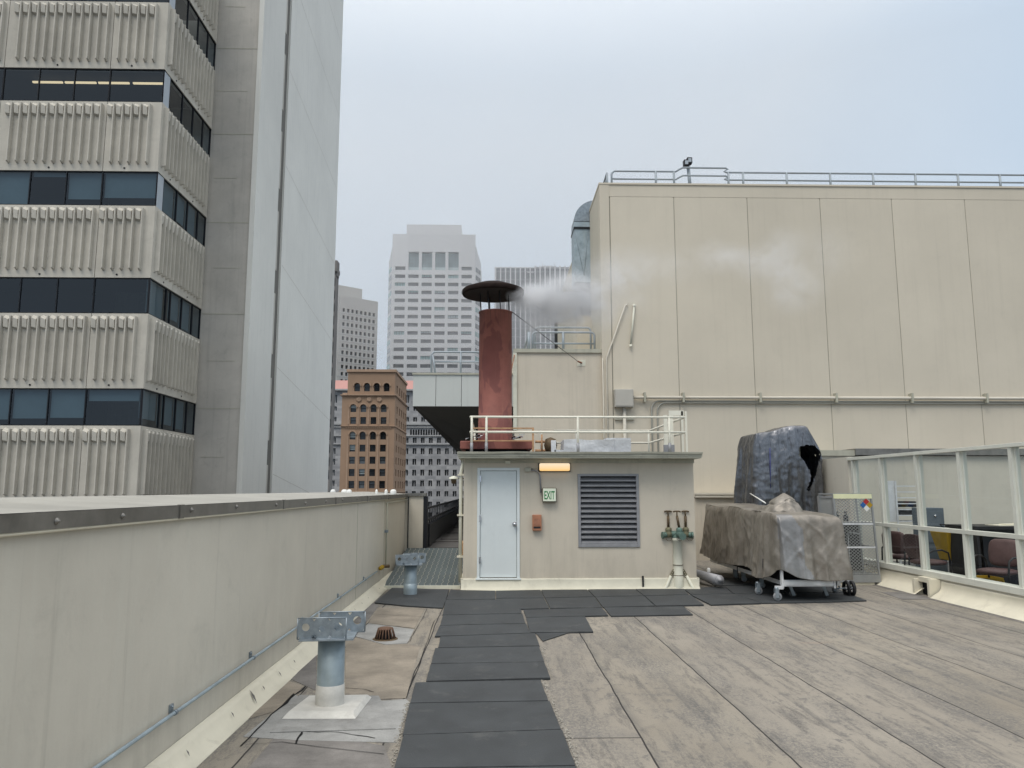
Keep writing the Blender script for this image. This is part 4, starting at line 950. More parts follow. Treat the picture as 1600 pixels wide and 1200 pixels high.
for k in range(K + 1):
    y = ya_ + (yb2 - ya_) * k / K
    for i, (x, z) in enumerate(prof):
        w_ = noise.noise(Vector((y * 2, i * .4, 5))) * .012 if i else 0; vs.append((x + w_, y, z + w_ * .5 if i < 6 else .006))
n_ = len(prof)
scy0, scy1 = pt(1458, 915, X=XG - .1).y, pt(1437, 905, X=XG - .1).y
fs = []
for k in range(K):
    y = ya_ + (yb2 - ya_) * (k + .5) / K
    if scy0 < y < scy1: continue
    for i in range(n_ - 1): fs.append((k * n_ + i, k * n_ + i + 1, (k + 1) * n_ + i + 1, (k + 1) * n_ + i))
b.add(vs, fs, smooth=True); b.build('base_flashing', CREAM, gs_)
sc_ = MB()
sc_.box(XG - .20, XG - .002, scy0 - .06, scy0 - .0, .005, .29).box(XG - .20, XG - .002, scy1 - .0, scy1 + .06, .005, .26).box(XG - .13, XG - .003, scy0, scy1, .22, .30)
sc_.build('scupper_frame', CREAM, gs_)
MB().box(XG - .06, XG - .004, scy0 + .002, scy1 - .002, .012, .218).build('scupper_opening', DARK, gs_)
MB().slab([(XG - .75, scy0 - .25), (XG - .16, scy0 - .2), (XG - .16, scy1 + .3), (XG - .65, scy1 + .25)], .0005, .005).build('roof_patch', PATCHD, kind='structure')
MB().slab([(XG - .32, 2), (XG - .22, 2), (XG - .22, YG1), (XG - .30, YG1)], .0005, .0035).build('roof_patch', PATCHD, kind='structure')
MB().slab([(XG + .17, -4), (20, -4), (20, 18.99), (XG + .17, 18.99)], .0005, .012).build('court_floor', mat('court_floor', (.07, .07, .072), .8, var=.25), kind='structure')
# end return between screen and court wall
er = thing('end_wall', 'flat beige wall piece behind the mesh cage at the far end of the glazed screen', 'wall', (XG + .5, YG1 + .3, 0))
MB().box(XG + .01, XG + .14, YG1 + .06, 18.9, 0, GZT + .02).build('wall', BEIGE2, er)
MB().box(XG + .2, XG + .28, YG1 + .4, YG1 + .5, 0, GZT - .1).build('downpipe', RAILG, er)
# things in the court behind the glass
def cpt(u, v, Y): return pt(u, v, Y=Y)
rk = thing('steel_rack', 'white slatted steel rack behind the far panes of the glazed screen', 'rack', (cpt(1400, 850, 16).x, 16, 0))
x0, x1 = px(1388, 16, 800), px(1440, 16, 800); zt2 = pz(751, 16); zbm = pz(816, 16)
for x in (x0, x0 + (x1 - x0) * .28, x1):
    MB().box(x - .015, x + .015, 16, 16.03, .012, zt2).build('upright', WHITEM, rk)
MB().box(x0, x0 + (x1 - x0) * .28, 16.04, 16.05, zbm, zt2).build('end_panel', WHITEM, rk)
for k in range(7):
    z = zbm + (zt2 - zbm) * k / 7; MB().box(x0 + (x1 - x0) * .28, x1, 16.01, 16.5, z, z + .02).build('shelf', WHITEM, rk)
for z in (zbm + .12, zbm + .30):
    tag(MB().box(x0 + (x1 - x0) * .35, x1 - .02, 16.05, 16.4, z, z + .12).build('dark_bin', BLACK, bevel=.01), 'dark bin on the %s filled shelf of the white rack' % ('lower' if z < zbm + .2 else 'upper'), 'bin')
lk = thing('locker', 'dark blue grey metal locker behind the glazed screen', 'locker', (cpt(1460, 850, 15).x, 15, 0))
x0, x1 = px(1446, 15, 830), px(1477, 15, 830); zt2 = pz(794, 15)
MB().box(x0, x1, 15, 15.45, .012, zt2).build('cabinet', LOCKER, lk, bevel=.008)
for k in range(4):
    z = .1 + (zt2 - .14) * k / 4; MB().box(x0 + .02, x1 - .02, 14.985, 14.999, z, z + (zt2 - .14) / 4 - .02).build('drawer_front', LOCKER, lk, bevel=.003)
MB().lathe((x0 + .2, 14.98, zt2 - .15), [(.02, 0), (.02, -.02), (0, -.02)], 8, axis='y').build('lock', CHROME, lk)
def chair(X, Y, rot, label, seatm):
    t = thing('office_chair', label, 'chair', (X, Y, .012), 'worn chairs behind the glazed screen')
    def q(x, y, z): return (X + x * math.cos(rot) - y * math.sin(rot), Y + x * math.sin(rot) + y * math.cos(rot), z + .012)
    def pad(cx, cy, cz, sx, sy, sz, tilt, name):
        b = MB(); vs = []; n = 9
        prof = []
        for i in range(7):
            a = math.pi * i / 6
            rr2 = math.sin(a) ** .45; hh = -math.cos(a)
            for k in range(16):
                t_ = 2 * math.pi * k / 16; c_, s_ = math.cos(t_), math.sin(t_)
                ex = abs(c_) ** .5 * (1 if c_ > 0 else -1); ey = abs(s_) ** .5 * (1 if s_ > 0 else -1)
                x, y, z = ex * sx * rr2, ey * sy * rr2, hh * sz
                y, z = y * math.cos(tilt) - z * math.sin(tilt), y * math.sin(tilt) + z * math.cos(tilt)
                vs.append(q(cx + x, cy + y, cz + z))
        b.add(vs, [(i * 16 + k, i * 16 + (k + 1) % 16, (i + 1) * 16 + (k + 1) % 16, (i + 1) * 16 + k) for i in range(6) for k in range(16)], smooth=True)
        b.build(name, seatm, t)
    pad(0, 0, .46, .26, .25, .05, 0, 'seat'); pad(0, .27, .74, .25, .22, .04, R(80), 'backrest')
    for s in (-1, 1):
        pts = [q(s * .28, -.2, .0), q(s * .28, -.22, .45), q(s * .28, -.18, .64), q(s * .28, -.05, .69), q(s * .28, .12, .68), q(s * .28, .24, .62), q(s * .27, .27, .4), q(s * .28, .3, 0)]
        MB().tube(pts, .016, 8).build('arm_and_leg', BLACK, t)
    return t
gx_ = lambda u, Y: px(u, Y, 870)
chair(gx_(1412, 14.9), 14.9, R(120), 'worn maroon chair farthest along behind the screen, below the rack', MAROON)
chair(gx_(1450, 13.8), 13.8, R(100), 'worn maroon chair in front of the locker behind the screen', MAROON)
chair(gx_(1556, 12.2), 12.2, R(-60), 'maroon chair with raised curved arm nearest along the screen beside the black desk', MAROON)
yx = gx_(1497, 14.4)
yc = thing('mop_bucket', 'yellow plastic cart bin beyond the locker behind the glazed screen', 'bin', (yx, 14.4, 0))
b = MB(); b.add([(yx - .28, 14.2, .45), (yx + .22, 14.2, .45), (yx + .18, 14.6, .45), (yx - .24, 14.6, .45), (yx - .36, 14.1, .98), (yx + .30, 14.1, .90), (yx + .26, 14.7, .90), (yx - .34, 14.7, .98)], [(0, 3, 2, 1), (4, 5, 6, 7), (0, 1, 5, 4), (1, 2, 6, 5), (2, 3, 7, 6), (3, 0, 4, 7)])
b.build('tub', YELLOW, yc, bevel=.02)
for dx in (-.22, .16): MB().tube([(yx + dx, 14.3, .46), (yx + dx, 14.3, .1)], .02).lathe((yx + dx - .02, 14.3, .07), [(.0, 0), (.06, 0), (.06, .04), (0, .04)], 12, axis='x').build('wheel_leg', BLACK, yc)
MB().tube([(yx - .3, 14.15, .98), (yx - .5, 14.05, 1.12), (yx + .1, 14.1, 1.1)], .015).build('handle', BLACK, yc)
dx_ = gx_(1598, 13.6)
dk = thing('desk', 'black desk with papers on it behind the nearest pane', 'desk', (dx_, 13.6, 0))
zd = 1.12
MB().box(dx_ - 1.0, dx_ + 1.4, 13.3, 14.2, zd - .06, zd).build('top', BLACK, dk, bevel=.006)
MB().box(dx_ - .75, dx_ + 1.3, 13.5, 14.1, .012, zd - .061).build('cabinet', FRAMED, dk)
MB().box(dx_ - .95, dx_ - .9, 13.35, 14.15, .012, zd - .061).build('leg', BLACK, dk)
for k in range(3): tag(MB().box(dx_ - .5 + k * .25, dx_ + k * .2, 13.4 + .05 * k, 13.8, zd + .001 + .013 * k, zd + .013 + .013 * k).build('paper_stack', CREAM), ('lowest', 'middle', 'topmost')[k] + ' folder of the stack on the black desk', 'folder')
tag(MB().box(dx_ - .05, dx_ + .3, 13.2, 13.28, .5, .85).build('red_crate', REDM, bevel=.02), 'red plastic bin leaning against the black desk', 'bin')
cl_ = thing('yellow_crate', 'yellow crate under the chair beside the black desk', 'crate', (gx_(1535, 12.6), 12.6, 0))
xx = gx_(1535, 12.6)
b = MB().box(xx - .25, xx + .25, 12.5, 12.9, .014, .05)
for k in range(6):
    x = xx - .25 + k * .096; b.box(x, x + .03, 12.49, 12.52, .05, .30)
b.box(xx - .25, xx + .25, 12.488, 12.523, .30, .34).box(xx - .25, xx + .25, 12.88, 12.9, .05, .34).box(xx - .25, xx - .23, 12.53, 12.87, .05, .34).box(xx + .23, xx + .25, 12.53, 12.87, .05, .34)
b.build('crate_body', YELLOW, cl_)
hs = thing('hose_heap', 'heap of black hose and parts on the court floor below the yellow bin', 'hose', (gx_(1490, 13.2), 13.2, .02))
b = MB(); cx_ = gx_(1490, 13.2)
for k in range(5):
    r_ = .28 - k * .03; b.tube([(cx_ + r_ * math.cos(t_ * .5) + .03 * k, 13.2 + r_ * math.sin(t_ * .5), .04 + .05 * k + .02 * math.sin(t_)) for t_ in range(13)], .022, 6)
b.build('hose', BLACK, hs)
MB().box(cx_ + .25, cx_ + .55, 13.0, 13.3, .014, .3).build('parts_box', LOCKER, hs, bevel=.02)
# ------------------------------------------------------------------ mesh cage
YA = 14.4
cx0, cx1 = px(1309, YA, 850), px(1371, YA, 850); cz1 = pz(771, YA)
cg = thing('gas_cage', 'leaning steel cage of diamond mesh with a hazard diamond on its door', 'cage', ((cx0 + cx1) / 2, YA, 0))
lean = -R(2.6)
def CGp(x, y, z): # lean sideways about the right foot
    return (cx0 + (x - cx0) * 1 + (z) * math.tan(lean) + .03, y, z)
def cbox(b, x0, x1, y0, y1, z0, z1_):
    vs = [CGp(x, y, z) for z in (z0, z1_) for y in (y0, y1) for x in (x0, x1)]
    return b.add(vs, [(0, 2, 3, 1), (4, 5, 7, 6), (0, 1, 5, 4), (2, 6, 7, 3), (0, 4, 6, 2), (1, 3, 7, 5)])
b = MB(); DEP = .62; wd = .032
def frame_(b, x0, x1, y):
    for (a, c) in ((x0, x0 + wd), (x1 - wd, x1)): cbox(b, a, c, y, y + .03, .06, cz1)
    for z in (cz1 - .03, .16): cbox(b, x0 + wd, x1 - wd, y, y + .03, z, z + .03)
frame_(b, cx0, cx1, YA); frame_(b, cx0, cx1, YA + DEP)
for z in (.16, cz1 - .03, cz1 * .66, cz1 * .40):
    cbox(b, cx0, cx0 + .025, YA + .031, YA + DEP - .001, z, z + .025); cbox(b, cx1 - .025, cx1, YA + .031, YA + DEP - .001, z, z + .025)
b.build('cage_frame', mat('cage_grey', (.30, .31, .31), .5, metal=.3, var=.1, scale=5), cg)
for zz in (.655, .40):
    fbm = MB(); cbox(fbm, cx0 + wd, cx1 - wd, YA + .005, YA + .028, cz1 * zz, cz1 * (zz + .017)); fbm.build('door_bar', WHITEM, cg)

b = MB(); cbox(b, cx0 - .0, cx1 + .0, YA - .004, YA + DEP, .05, .19); b.build('base_pan', mat('cage_grey', (.3, .31, .31)), cg)
b = MB(); cbox(b, cx0 + .01, cx1 - .01, YA - .008, YA - .001, cz1 - .095, cz1 - .01); b.build('header_strip', LEMON, cg)
def mesh_panel(P, w_, h_, pitch, asp, r_, name, m):
    """expanded metal: P(a, h) -> point"""
    b = MB(); n1 = int(w_ / pitch); px_ = w_ / n1; n2 = int(h_ / (px_ * asp)); pzz = h_ / n2
    for i in range(n1):
        for j in range(n2):
            a0, a1, am = i * px_, (i + 1) * px_, (i + .5) * px_; h0, h1, hm = j * pzz, (j + 1) * pzz, (j + .5) * pzz
            for (p, q) in (((a0, hm), (am, h1)), ((am, h1), (a1, hm)), ((a1, hm), (am, h0)), ((am, h0), (a0, hm))):
                d = Vector((q[0] - p[0], q[1] - p[1])); n_ = Vector((-d.y, d.x)).normalized() * r_
                b.add([P(p[0] + n_.x, p[1] + n_.y), P(q[0] + n_.x, q[1] + n_.y), P(q[0] - n_.x, q[1] - n_.y), P(p[0] - n_.x, p[1] - n_.y)], [(0, 1, 2, 3)])
    b.build(name, m, cg)
MESHM = mat('mesh_steel', (.34, .35, .34), .5, metal=.3, var=.1)
iw = cx1 - cx0 - 2 * wd
for (z0, z1_) in ((.195, cz1 * .40), (cz1 * .417, cz1 * .655), (cz1 * .672, cz1 - .10)):
    mesh_panel(lambda a, h, z0=z0: CGp(cx0 + wd + a, YA + .012, z0 + h), iw, z1_ - z0, .062, .78, .0055, 'mesh_front', MESHM)
b = MB(); cbox(b, cx0 + wd, cx1 - wd, YA + DEP + .005, YA + DEP + .02, .195, cz1 * .66); b.build('dark_interior_sheet', mat('cage_interior_dark', (.05, .05, .05), .8), cg)  # added dark sheet; its colour stands in for the shaded cage interior
mesh_panel(lambda a, h: CGp(cx0 + .012, YA + .03 + a, .195 + h), DEP - .03, cz1 - .25, .045, 1.5, .003, 'mesh_side', MESHM)
b = MB()
for z in (cz1 * .675,): cbox(b, cx0 + .03, cx1 - .03, YA + .04, YA + DEP - .02, z, z + .012)
b.build('cage_shelf', MESHM, cg)
# hazard diamond: four coloured cells
hc = CGp(cx1 - .13, YA - .006, cz1 - .215); s_ = .062
zs_ = thing('hazard_diamond', 'small red, blue, yellow and white hazard diamond on the mesh cage door', 'sign', hc)
for (ox, oz, m, nm) in ((0, s_, REDM, 'red_cell'), (-s_, 0, BLUE, 'blue_cell'), (s_, 0, YELLOW, 'yellow_cell'), (0, -s_, WHITE, 'white_cell')):
    q = s_ * .96
    MB().extr([(hc[0] + ox, hc[1], hc[2] + oz - q), (hc[0] + ox + q, hc[1], hc[2] + oz), (hc[0] + ox, hc[1], hc[2] + oz + q), (hc[0] + ox - q, hc[1], hc[2] + oz)], (0, 0, 0), (0, -.003, 0)).build(nm, m, zs_)
b = MB()
for k, dx in enumerate((.16, .34)):
    p = CGp(cx0 + dx, YA + .3, cz1 * .69); b = MB().lathe(p, [(.0, 0), (.045, 0), (.045, .10), (.02, .13), (.02, .18), (0, .18)], 12).tube([(p[0] - .04, p[1], p[2] + .17), (p[0] + .04, p[1], p[2] + .17)], .008)
    tag(b.build('gas_bottle', BLACK), ('left' if k == 0 else 'right') + ' small black valve bottle on the shelf inside the mesh cage', 'bottle')
p = CGp(cx0 + .22, YA + .2, .2)
tag(MB().box(p[0] - .035, p[0] + .035, YA + .2, YA + .24, .2, cz1 * .42).build('wooden_board', mat('bare_wood', (.50, .36, .17), .7, var=.2, scale=6), bevel=.003), 'upright yellowish wooden board inside the bottom of the mesh cage', 'board')
p = CGp(cx0 + .45, YA + .25, cz1 * .55)
tag(MB().tube([(p[0] - .12, p[1], p[2] + .03), (p[0] + .1, p[1], p[2])], .012).tube([(p[0] - .12, p[1], .2), (p[0] - .12, p[1], p[2] + .03)], .01).build('white_tube', WHITEM), 'bent white tube inside the middle of the mesh cage', 'tube')
# sill strip under cage
tag(MB().box(cx0 - .9, XG - .25, YA + .02, YA + .14, .0, .045).build('curb_strip', CREAM), 'pale low curb strip under the foot of the mesh cage', 'curb')
sp_ = thing('side_panel', 'framed flat grey panel standing left of the mesh cage behind the silver tarp', 'panel', (cx0 - .4, 15.2, 0))
p0x, p1x = px(1279, 15.2, 800), px(1303, 15.2, 800); pzt = pz(775, 15.2)
MB().box(p0x, p1x, 15.2, 15.22, .5, pzt).build('panel', LOCKER if False else mat('panel_grey', (.33, .33, .32), .6, var=.05), sp_)
MB().box(p0x, p1x, 15.18, 15.199, pzt - .04, pzt).box(p0x, p0x + .03, 15.18, 15.199, 0, pzt - .041).box(p1x - .03, p1x, 15.18, 15.199, 0, pzt - .041).build('frame', LOUV, sp_)
# ------------------------------------------------------------------ cart
KX0, KX1, KY0, KY1 = 4.50, 5.58, 12.35, 16.6
ct = thing('equipment_cart', 'long white framed wheeled cart under a weathered brown tarp', 'cart', ((KX0 + KX1) / 2, KY0, 0))
zb = .235
fx0_, fx1_ = px(1224, KY0, 915), px(1302, KY0, 915)
b = MB().box(fx0_, fx1_, KY0 - .02, KY0 + .04, zb, zb + .10).box(fx0_ + .03, fx1_ - .03, KY0 - .035, KY0 - .0205, zb + .02, zb + .085)
for x in (fx0_ - .03, fx1_): b.box(x, x + .03, KY0 - .03, KY0 + .05, zb - .03, zb + .30)
b.box(KX0 + .1, KX0 + .16, KY0 + .06, KY1, zb, zb + .08).box(KX1 - .12, KX1 - .06, KY0 + .06, KY1, zb, zb + .08)
for y in (13.2, 14.2, 15.2, 16.2): b.box(KX0 + .161, KX1 - .121, y, y + .06, zb + .005, zb + .07)
b.build('frame', WHITEM, ct, bevel=.004)
MB().box(KX0 + .05, KX1 - .06, KY0 + .1, KY1, zb + .085, .95).build('load', DARK, ct)
b = MB()
a0 = px(1213, KY0 - .1, 925)
b.box(a0, fx0_ - .031, KY0 - .08, KY0 - .03, zb - .035, zb + .015); b.build('outrigger', WHITEM, ct)
def caster(x, y, par, zt_=zb - .03, rr=.065, sw=0.5):
    t = MB().tube([(x, y, zt_), (x, y, zt_ - .03)], .028, 10)
    t.box(x - .035, x - .028, y - .03, y + .03, rr * .8, zt_ - .03).box(x + .028, x + .035, y - .03, y + .03, rr * .8, zt_ - .03)
    f = t.build('caster', GALV, par)
    off = .03
    w1 = MB().lathe((x - .02, y + off, rr + .022), [(rr * .55, 0), (rr * .96, .0), (rr, .008), (rr, .032), (rr * .96, .04), (rr * .55, .04)], 20, axis='x').build('tyre', mat('grey_tyre', (.26, .27, .28), .6), f)
    MB().lathe((x - .018, y + off, rr + .022), [(0, -.004), (.02, -.004), (.022, 0), (rr * .56, .002), (rr * .56, .034), (0, .036)], 16, axis='x').build('hub', RUBW, f)
def caster_front(x, y, par, zt_, rr):
    f = MB().tube([(x, y, zt_), (x, y, zt_ - .035)], .03, 10).box(x - .03, x + .03, y + .03, y + .036, rr * .7, zt_ - .02).box(x - .03, x + .03, y - .036, y - .03, rr, zt_ - .02).build('caster', GALV, par)
    MB().lathe((x + .012, y - .02, rr + .022), [(rr * .55, 0), (rr * .96, .0), (rr, .008), (rr, .032), (rr * .96, .04), (rr * .55, .04)], 22, axis='y').build('tyre', mat('grey_tyre', (.26, .27, .28), .6), f)
    MB().lathe((x + .012, y - .018, rr + .022), [(0, -.004), (.02, -.004), (.022, 0), (rr * .56, .002), (rr * .56, .034), (0, .036)], 16, axis='y').build('hub', RUBW, f)
for (u, v, rr) in ((1214, 939, .066), (1184.5, 929, .062), (1190, 919, .055), (1162, 909, .052), (1149, 903, .05), (1304, 926, .05)):
    p = pt(u, v, Z=.022); caster_front(p.x, p.y, ct, zb - .005, rr)
for u in (1238, 1290):
    p = pt(u, 933, Z=.022)
    b = MB().extr([(p.x - .06, p.y, zb - .01), (p.x - .01, p.y, zb - .01), (p.x + .06, p.y, .05), (p.x + .01, p.y, .04)], (0, 0, 0), (0, .02, 0)); b.build('brake_bracket', GALV, ct)
    MB().lathe((p.x + .02, p.y + .01, .075), [(0, 0), (.052, 0), (.052, .04), (0, .04)], 16, axis='y').build('wheel', RUBW, ct)
# pneumatic style wheel at right
wp_ = pt(1326, 932, Z=.0)
hw = thing('hand_truck', 'small two wheeled hand truck with black spoked wheels right of the cart', 'hand truck', (wp_.x, wp_.y, 0))
for k in range(2):
    yy = wp_.y; xx_ = wp_.x - .05 + k * .085
    w_ = MB().lathe((xx_, yy, .13), [(.085, 0), (.122, .0), (.13, .012), (.13, .035), (.122, .047), (.085, .047)], 28, axis='x').build('tyre', BLACK, hw)
    b = MB()
    for j in range(6):
        a = R(60 * j); b.tube([(xx_ + .02, yy, .13), (xx_ + .02, yy + .09 * math.cos(a), .13 + .09 * math.sin(a))], .009, 5)
    b.lathe((xx_, yy, .13), [(0, -.01), (.025, -.01), (.025, .05), (0, .05)], 12, axis='x').build('spokes', CHROME, w_)
MB().tube([(wp_.x - .25, wp_.y, .13), (wp_.x + .08, wp_.y, .13)], .012).build('axle', GALV, hw)
b = MB()
for dx in (-.22, -.12): b.tube([(wp_.x + dx, wp_.y + .06, .12), (wp_.x + dx - .03, wp_.y + .22, .75)], .014)
for z in (.28, .42): b.tube([(wp_.x - .24, wp_.y + .08, z), (wp_.x - .10, wp_.y + .1, z)], .01)
b.build('frame', GALV, hw)
MB().box(wp_.x - .13, wp_.x + .08, wp_.y + .02, wp_.y + .05, .24, .26).build('toe_bar', WHITEM, hw)
# gas cylinder beside cart
g0 = pt(1107, 893, Y=14.6)
tag(MB().tube([(g0.x, 13.9, .16), (g0.x - .35, 16.2, .16)], .085, 16).lathe((g0.x, 13.9, .16), [(.085, -.0), (.06, -.03), (.03, -.035), (.03, -.08), (0, -.08)], 14, axis='y').build('gas_cylinder', LOUV), 'grey cylinder lying on the floor between the shed and the cart', 'cylinder')
tag(MB().lathe((g0.x - .05, 14.4, .25), [(.03, 0), (.035, .04), (.02, .07), (0, .07)], 10).build('plastic_cup', WHITE), 'small white cup on top of the lying grey cylinder', 'cup')
# ------------------------------------------------------------------ tarps
def rrect(x0, x1, y0, y1, rad, n):
    """points and outward normals around a rounded rectangle, counter-clockwise from the front-left"""
    segs = []
    def line(a, b, nn, nor):
        m = max(2, int(nn)); return [(a[0] + (b[0] - a[0]) * i / m, a[1] + (b[1] - a[1]) * i / m, nor[0], nor[1]) for i in range(m)]
    def cor(cx, cy, a0):
        return [(cx + rad * math.cos(a0 + R(90) * i / 6), cy + rad * math.sin(a0 + R(90) * i / 6), math.cos(a0 + R(90) * i / 6), math.sin(a0 + R(90) * i / 6)) for i in range(6)]
    d = n
    out = line((x0 + rad, y0), (x1 - rad, y0), (x1 - x0) / d, (0, -1)) + cor(x1 - rad, y0 + rad, R(-90))
    out += line((x1, y0 + rad), (x1, y1 - rad), (y1 - y0) / d, (1, 0)) + cor(x1 - rad, y1 - rad, 0)
    out += line((x1 - rad, y1), (x0 + rad, y1), (x1 - x0) / d, (0, 1)) + cor(x0 + rad, y1 - rad, R(90))
    out += line((x0, y1 - rad), (x0, y0 + rad), (y1 - y0) / d, (-1, 0)) + cor(x0 + rad, y0 + rad, R(180))
    return out
def drape(loop, ztop, zhem, folds, flare, seed, levels=26, inner=7, center=None, crinkle=.01, keep=None, matsel=None, taper=None, top_dome=.0, creases=None):
    b = MB(); n = len(loop); vs = []
    cx_ = sum(p[0] for p in loop) / n; cy_ = sum(p[1] for p in loop) / n
    if center: cx_, cy_ = center
    per = [0]
    for i in range(1, n + 1):
        a = loop[i - 1]; c = loop[i % n]; per.append(per[-1] + math.hypot(c[0] - a[0], c[1] - a[1]))
    for j in range(levels + 1):
        s = j / levels
        for i, (x, y, nx, ny) in enumerate(loop):
            t = per[i]; zt = ztop(x, y); zh = zhem(x, y); z = zh + (zt - zh) * s
            f = 0
            for (fr, am, ex) in folds:
                g = noise.noise(Vector((t * fr + seed, z * (.10 + .02 * fr) + seed, seed * 1.7)))
                f += am * (1 - abs(g) * 2.6) * (1 - s) ** ex
            f += flare * (1 - s) ** 1.2
            if creases:
                for (cf, ca, dx_s) in creases:
                    wv = noise.noise(Vector((t * cf * .5 + seed, z * cf * .35, 3.1))) * 1.2
                    g1 = noise.noise(Vector((t * cf + z * cf * dx_s + wv, z * cf * (.12 + .3 * dx_s) - t * cf * .2 * dx_s, seed)))
                    g2 = noise.noise(Vector((t * cf * .9 - z * cf * dx_s + wv, z * cf * (.18 + .4 * dx_s) + 7.7, seed + 4)))
                    f += ca * (.5 - min(1, abs(g1) * 3.2)) + ca * .7 * (.5 - min(1, abs(g2) * 3.2))
            cr_ = noise.noise(Vector((x * 9, y * 9, z * 7 + seed))) * crinkle + noise.noise(Vector((x * 22, y * 22, z * 19 + seed))) * crinkle * .45
            off = f + cr_
            tx_ = taper(x, y, z) if taper else (0, 0)
            rd = .03 * max(0, (s - .9) / .1) ** 2
            vs.append((x + nx * (off - rd) + tx_[0], y + ny * (off - rd) + tx_[1], z))
    rows = levels + 1
    for j in range(1, inner + 1):
        k = j / inner
        for i, (x, y, nx, ny) in enumerate(loop):
            xx, yy = x + (cx_ - x) * k, y + (cy_ - y) * k
            tx_ = taper(xx, yy, ztop(xx, yy)) if taper else (0, 0)
            z = ztop(xx, yy) + (.35 - abs(noise.noise(Vector((xx * 2.6, yy * 1.6, seed))))) * .06 * min(1, k * 3) + noise.noise(Vector((xx * 11, yy * 11, seed))) * crinkle + top_dome * math.sin(min(1, k) * math.pi / 2)
            vs.append((xx + tx_[0], yy + tx_[1], z))
    fs = []; mi = []
    for j in range(rows + inner - 1):
        for i in range(n):
            i2 = (i + 1) % n; f = (j * n + i, j * n + i2, (j + 1) * n + i2, (j + 1) * n + i)
            c = [sum(vs[q][a] for q in f) / 4 for a in range(3)]
            if keep and not keep(c): continue
            fs.append(f); mi.append(matsel(c) if matsel else 0)
    b.add(vs, fs, smooth=True); b.mi = mi; return b
def inpoly(x, y, P):
    r_ = False
    for i in range(len(P)):
        (x1, y1), (x2, y2) = P[i], P[(i + 1) % len(P)]
        if (y1 > y) != (y2 > y) and x < (x2 - x1) * (y - y1) / (y2 - y1) + x1: r_ = not r_
    return r_
# brown tarp on the cart
zf = pz(806, KY0 - .05, 1260)
def ctop(x, y):
    k = (y - KY0) / (KY1 - KY0); a = (x - KX0) / (KX1 - KX0)
    return zf + .06 * math.sin(min(1, k * 3) * math.pi / 2) + .05 * k + .015 * math.sin(y * 3.1) - .10 * max(0, a - .55) * (1 - k) - .02 * max(0, .3 - a)
archx = px(1196, KY0, 890)
def chem(x, y):
    fr_ = max(0, 1 - (y - KY0) / .5)
    z = .345 - .05 * math.exp(-((x - KX1 + .3) / .4) ** 2) * fr_ + .03 * math.sin(y * 2.3 + 1)
    # lifted arch at the front left corner
    z += .13 * math.exp(-((x - KX0) ** 2 + (y - KY0 + .05) ** 2) / .035)
    z += .06 * fr_
    if x < KX0 + .1: z += .02 * (y - KY0) * .6 - .04 * math.exp(-((y - KY0 - .65) / .3) ** 2)
    return z
lp = rrect(KX0, KX1, KY0, KY1, .05, .025)
def psel(c):
    w_ = noise.noise(Vector((c[0] * 3, c[1] * 3, c[2] * 4))) * .12
    if c[1] < KY0 + .12 and c[0] > KX0 + .03 and c[0] < KX0 + .5 + w_ + (.5 - c[2]) * .2: return 1
    return 0
tb = drape(lp, ctop, chem, [(1.3, .085, .9), (3.2, .06, .7), (7, .026, .5)], .045, 2.3, levels=48, inner=16, crinkle=.005, creases=[(1.3, .030, .35), (4.2, .014, .6)], matsel=psel)
bt = tb.build('tarp_cover', [TARPB, TARPG])
tag(bt, 'weathered brown and grey tarp draped over the long cart', 'tarp')
sm = bt.modifiers.new('subsurf', 'SUBSURF'); sm.levels = sm.render_levels = 1
so = bt.modifiers.new('solid', 'SOLIDIFY'); so.thickness = .004
# straps / slits on tarp side
for (u, v0, v1) in ((1153, 872, 905), (1193, 873, 897)):
    yy = 13.55 if u == 1153 else 12.62
    a = pt(u - 1, v0, X=KX0 - .06); c = pt(u + 1, v1, X=KX0 - .07)
    MB().tube([a, (a + c) / 2 + Vector((-.012, 0, 0)), c], .009, 5).build('strap', BLACK, bt)
# lump of tarp on top
lc = pt(1226, 800, Y=12.9)
def ltop(x, y): return pz(769, 12.9) - .10 * abs(x - lc.x - .08) / .28 - .05 * abs(y - 13.05)
l2 = rrect(px(1203, 12.9, 790), px(1251, 12.9, 790), 12.75, 13.3, .15, .025)
ltb = drape(l2, lambda x, y: ltop(x, y) - .09, lambda x, y: zf + .02, [(3, .02, .5), (7, .012, .4)], .045, 8.1, levels=20, inner=10, crinkle=.008, creases=[(3, .03, .9), (7, .012, .9)], top_dome=.09,
            taper=lambda x, y, z: ((lc.x - x) * .45 * max(0, (z - zf - .04)) / .4, (13.03 - y) * .3 * max(0, (z - zf)) / .4))
lt = ltb.build('tarp_bundle', [TARPB]); tag(lt, 'rounded bundle of brown tarp on top of the covered cart', 'tarp')
sm = lt.modifiers.new('subsurf', 'SUBSURF'); sm.levels = sm.render_levels = 1
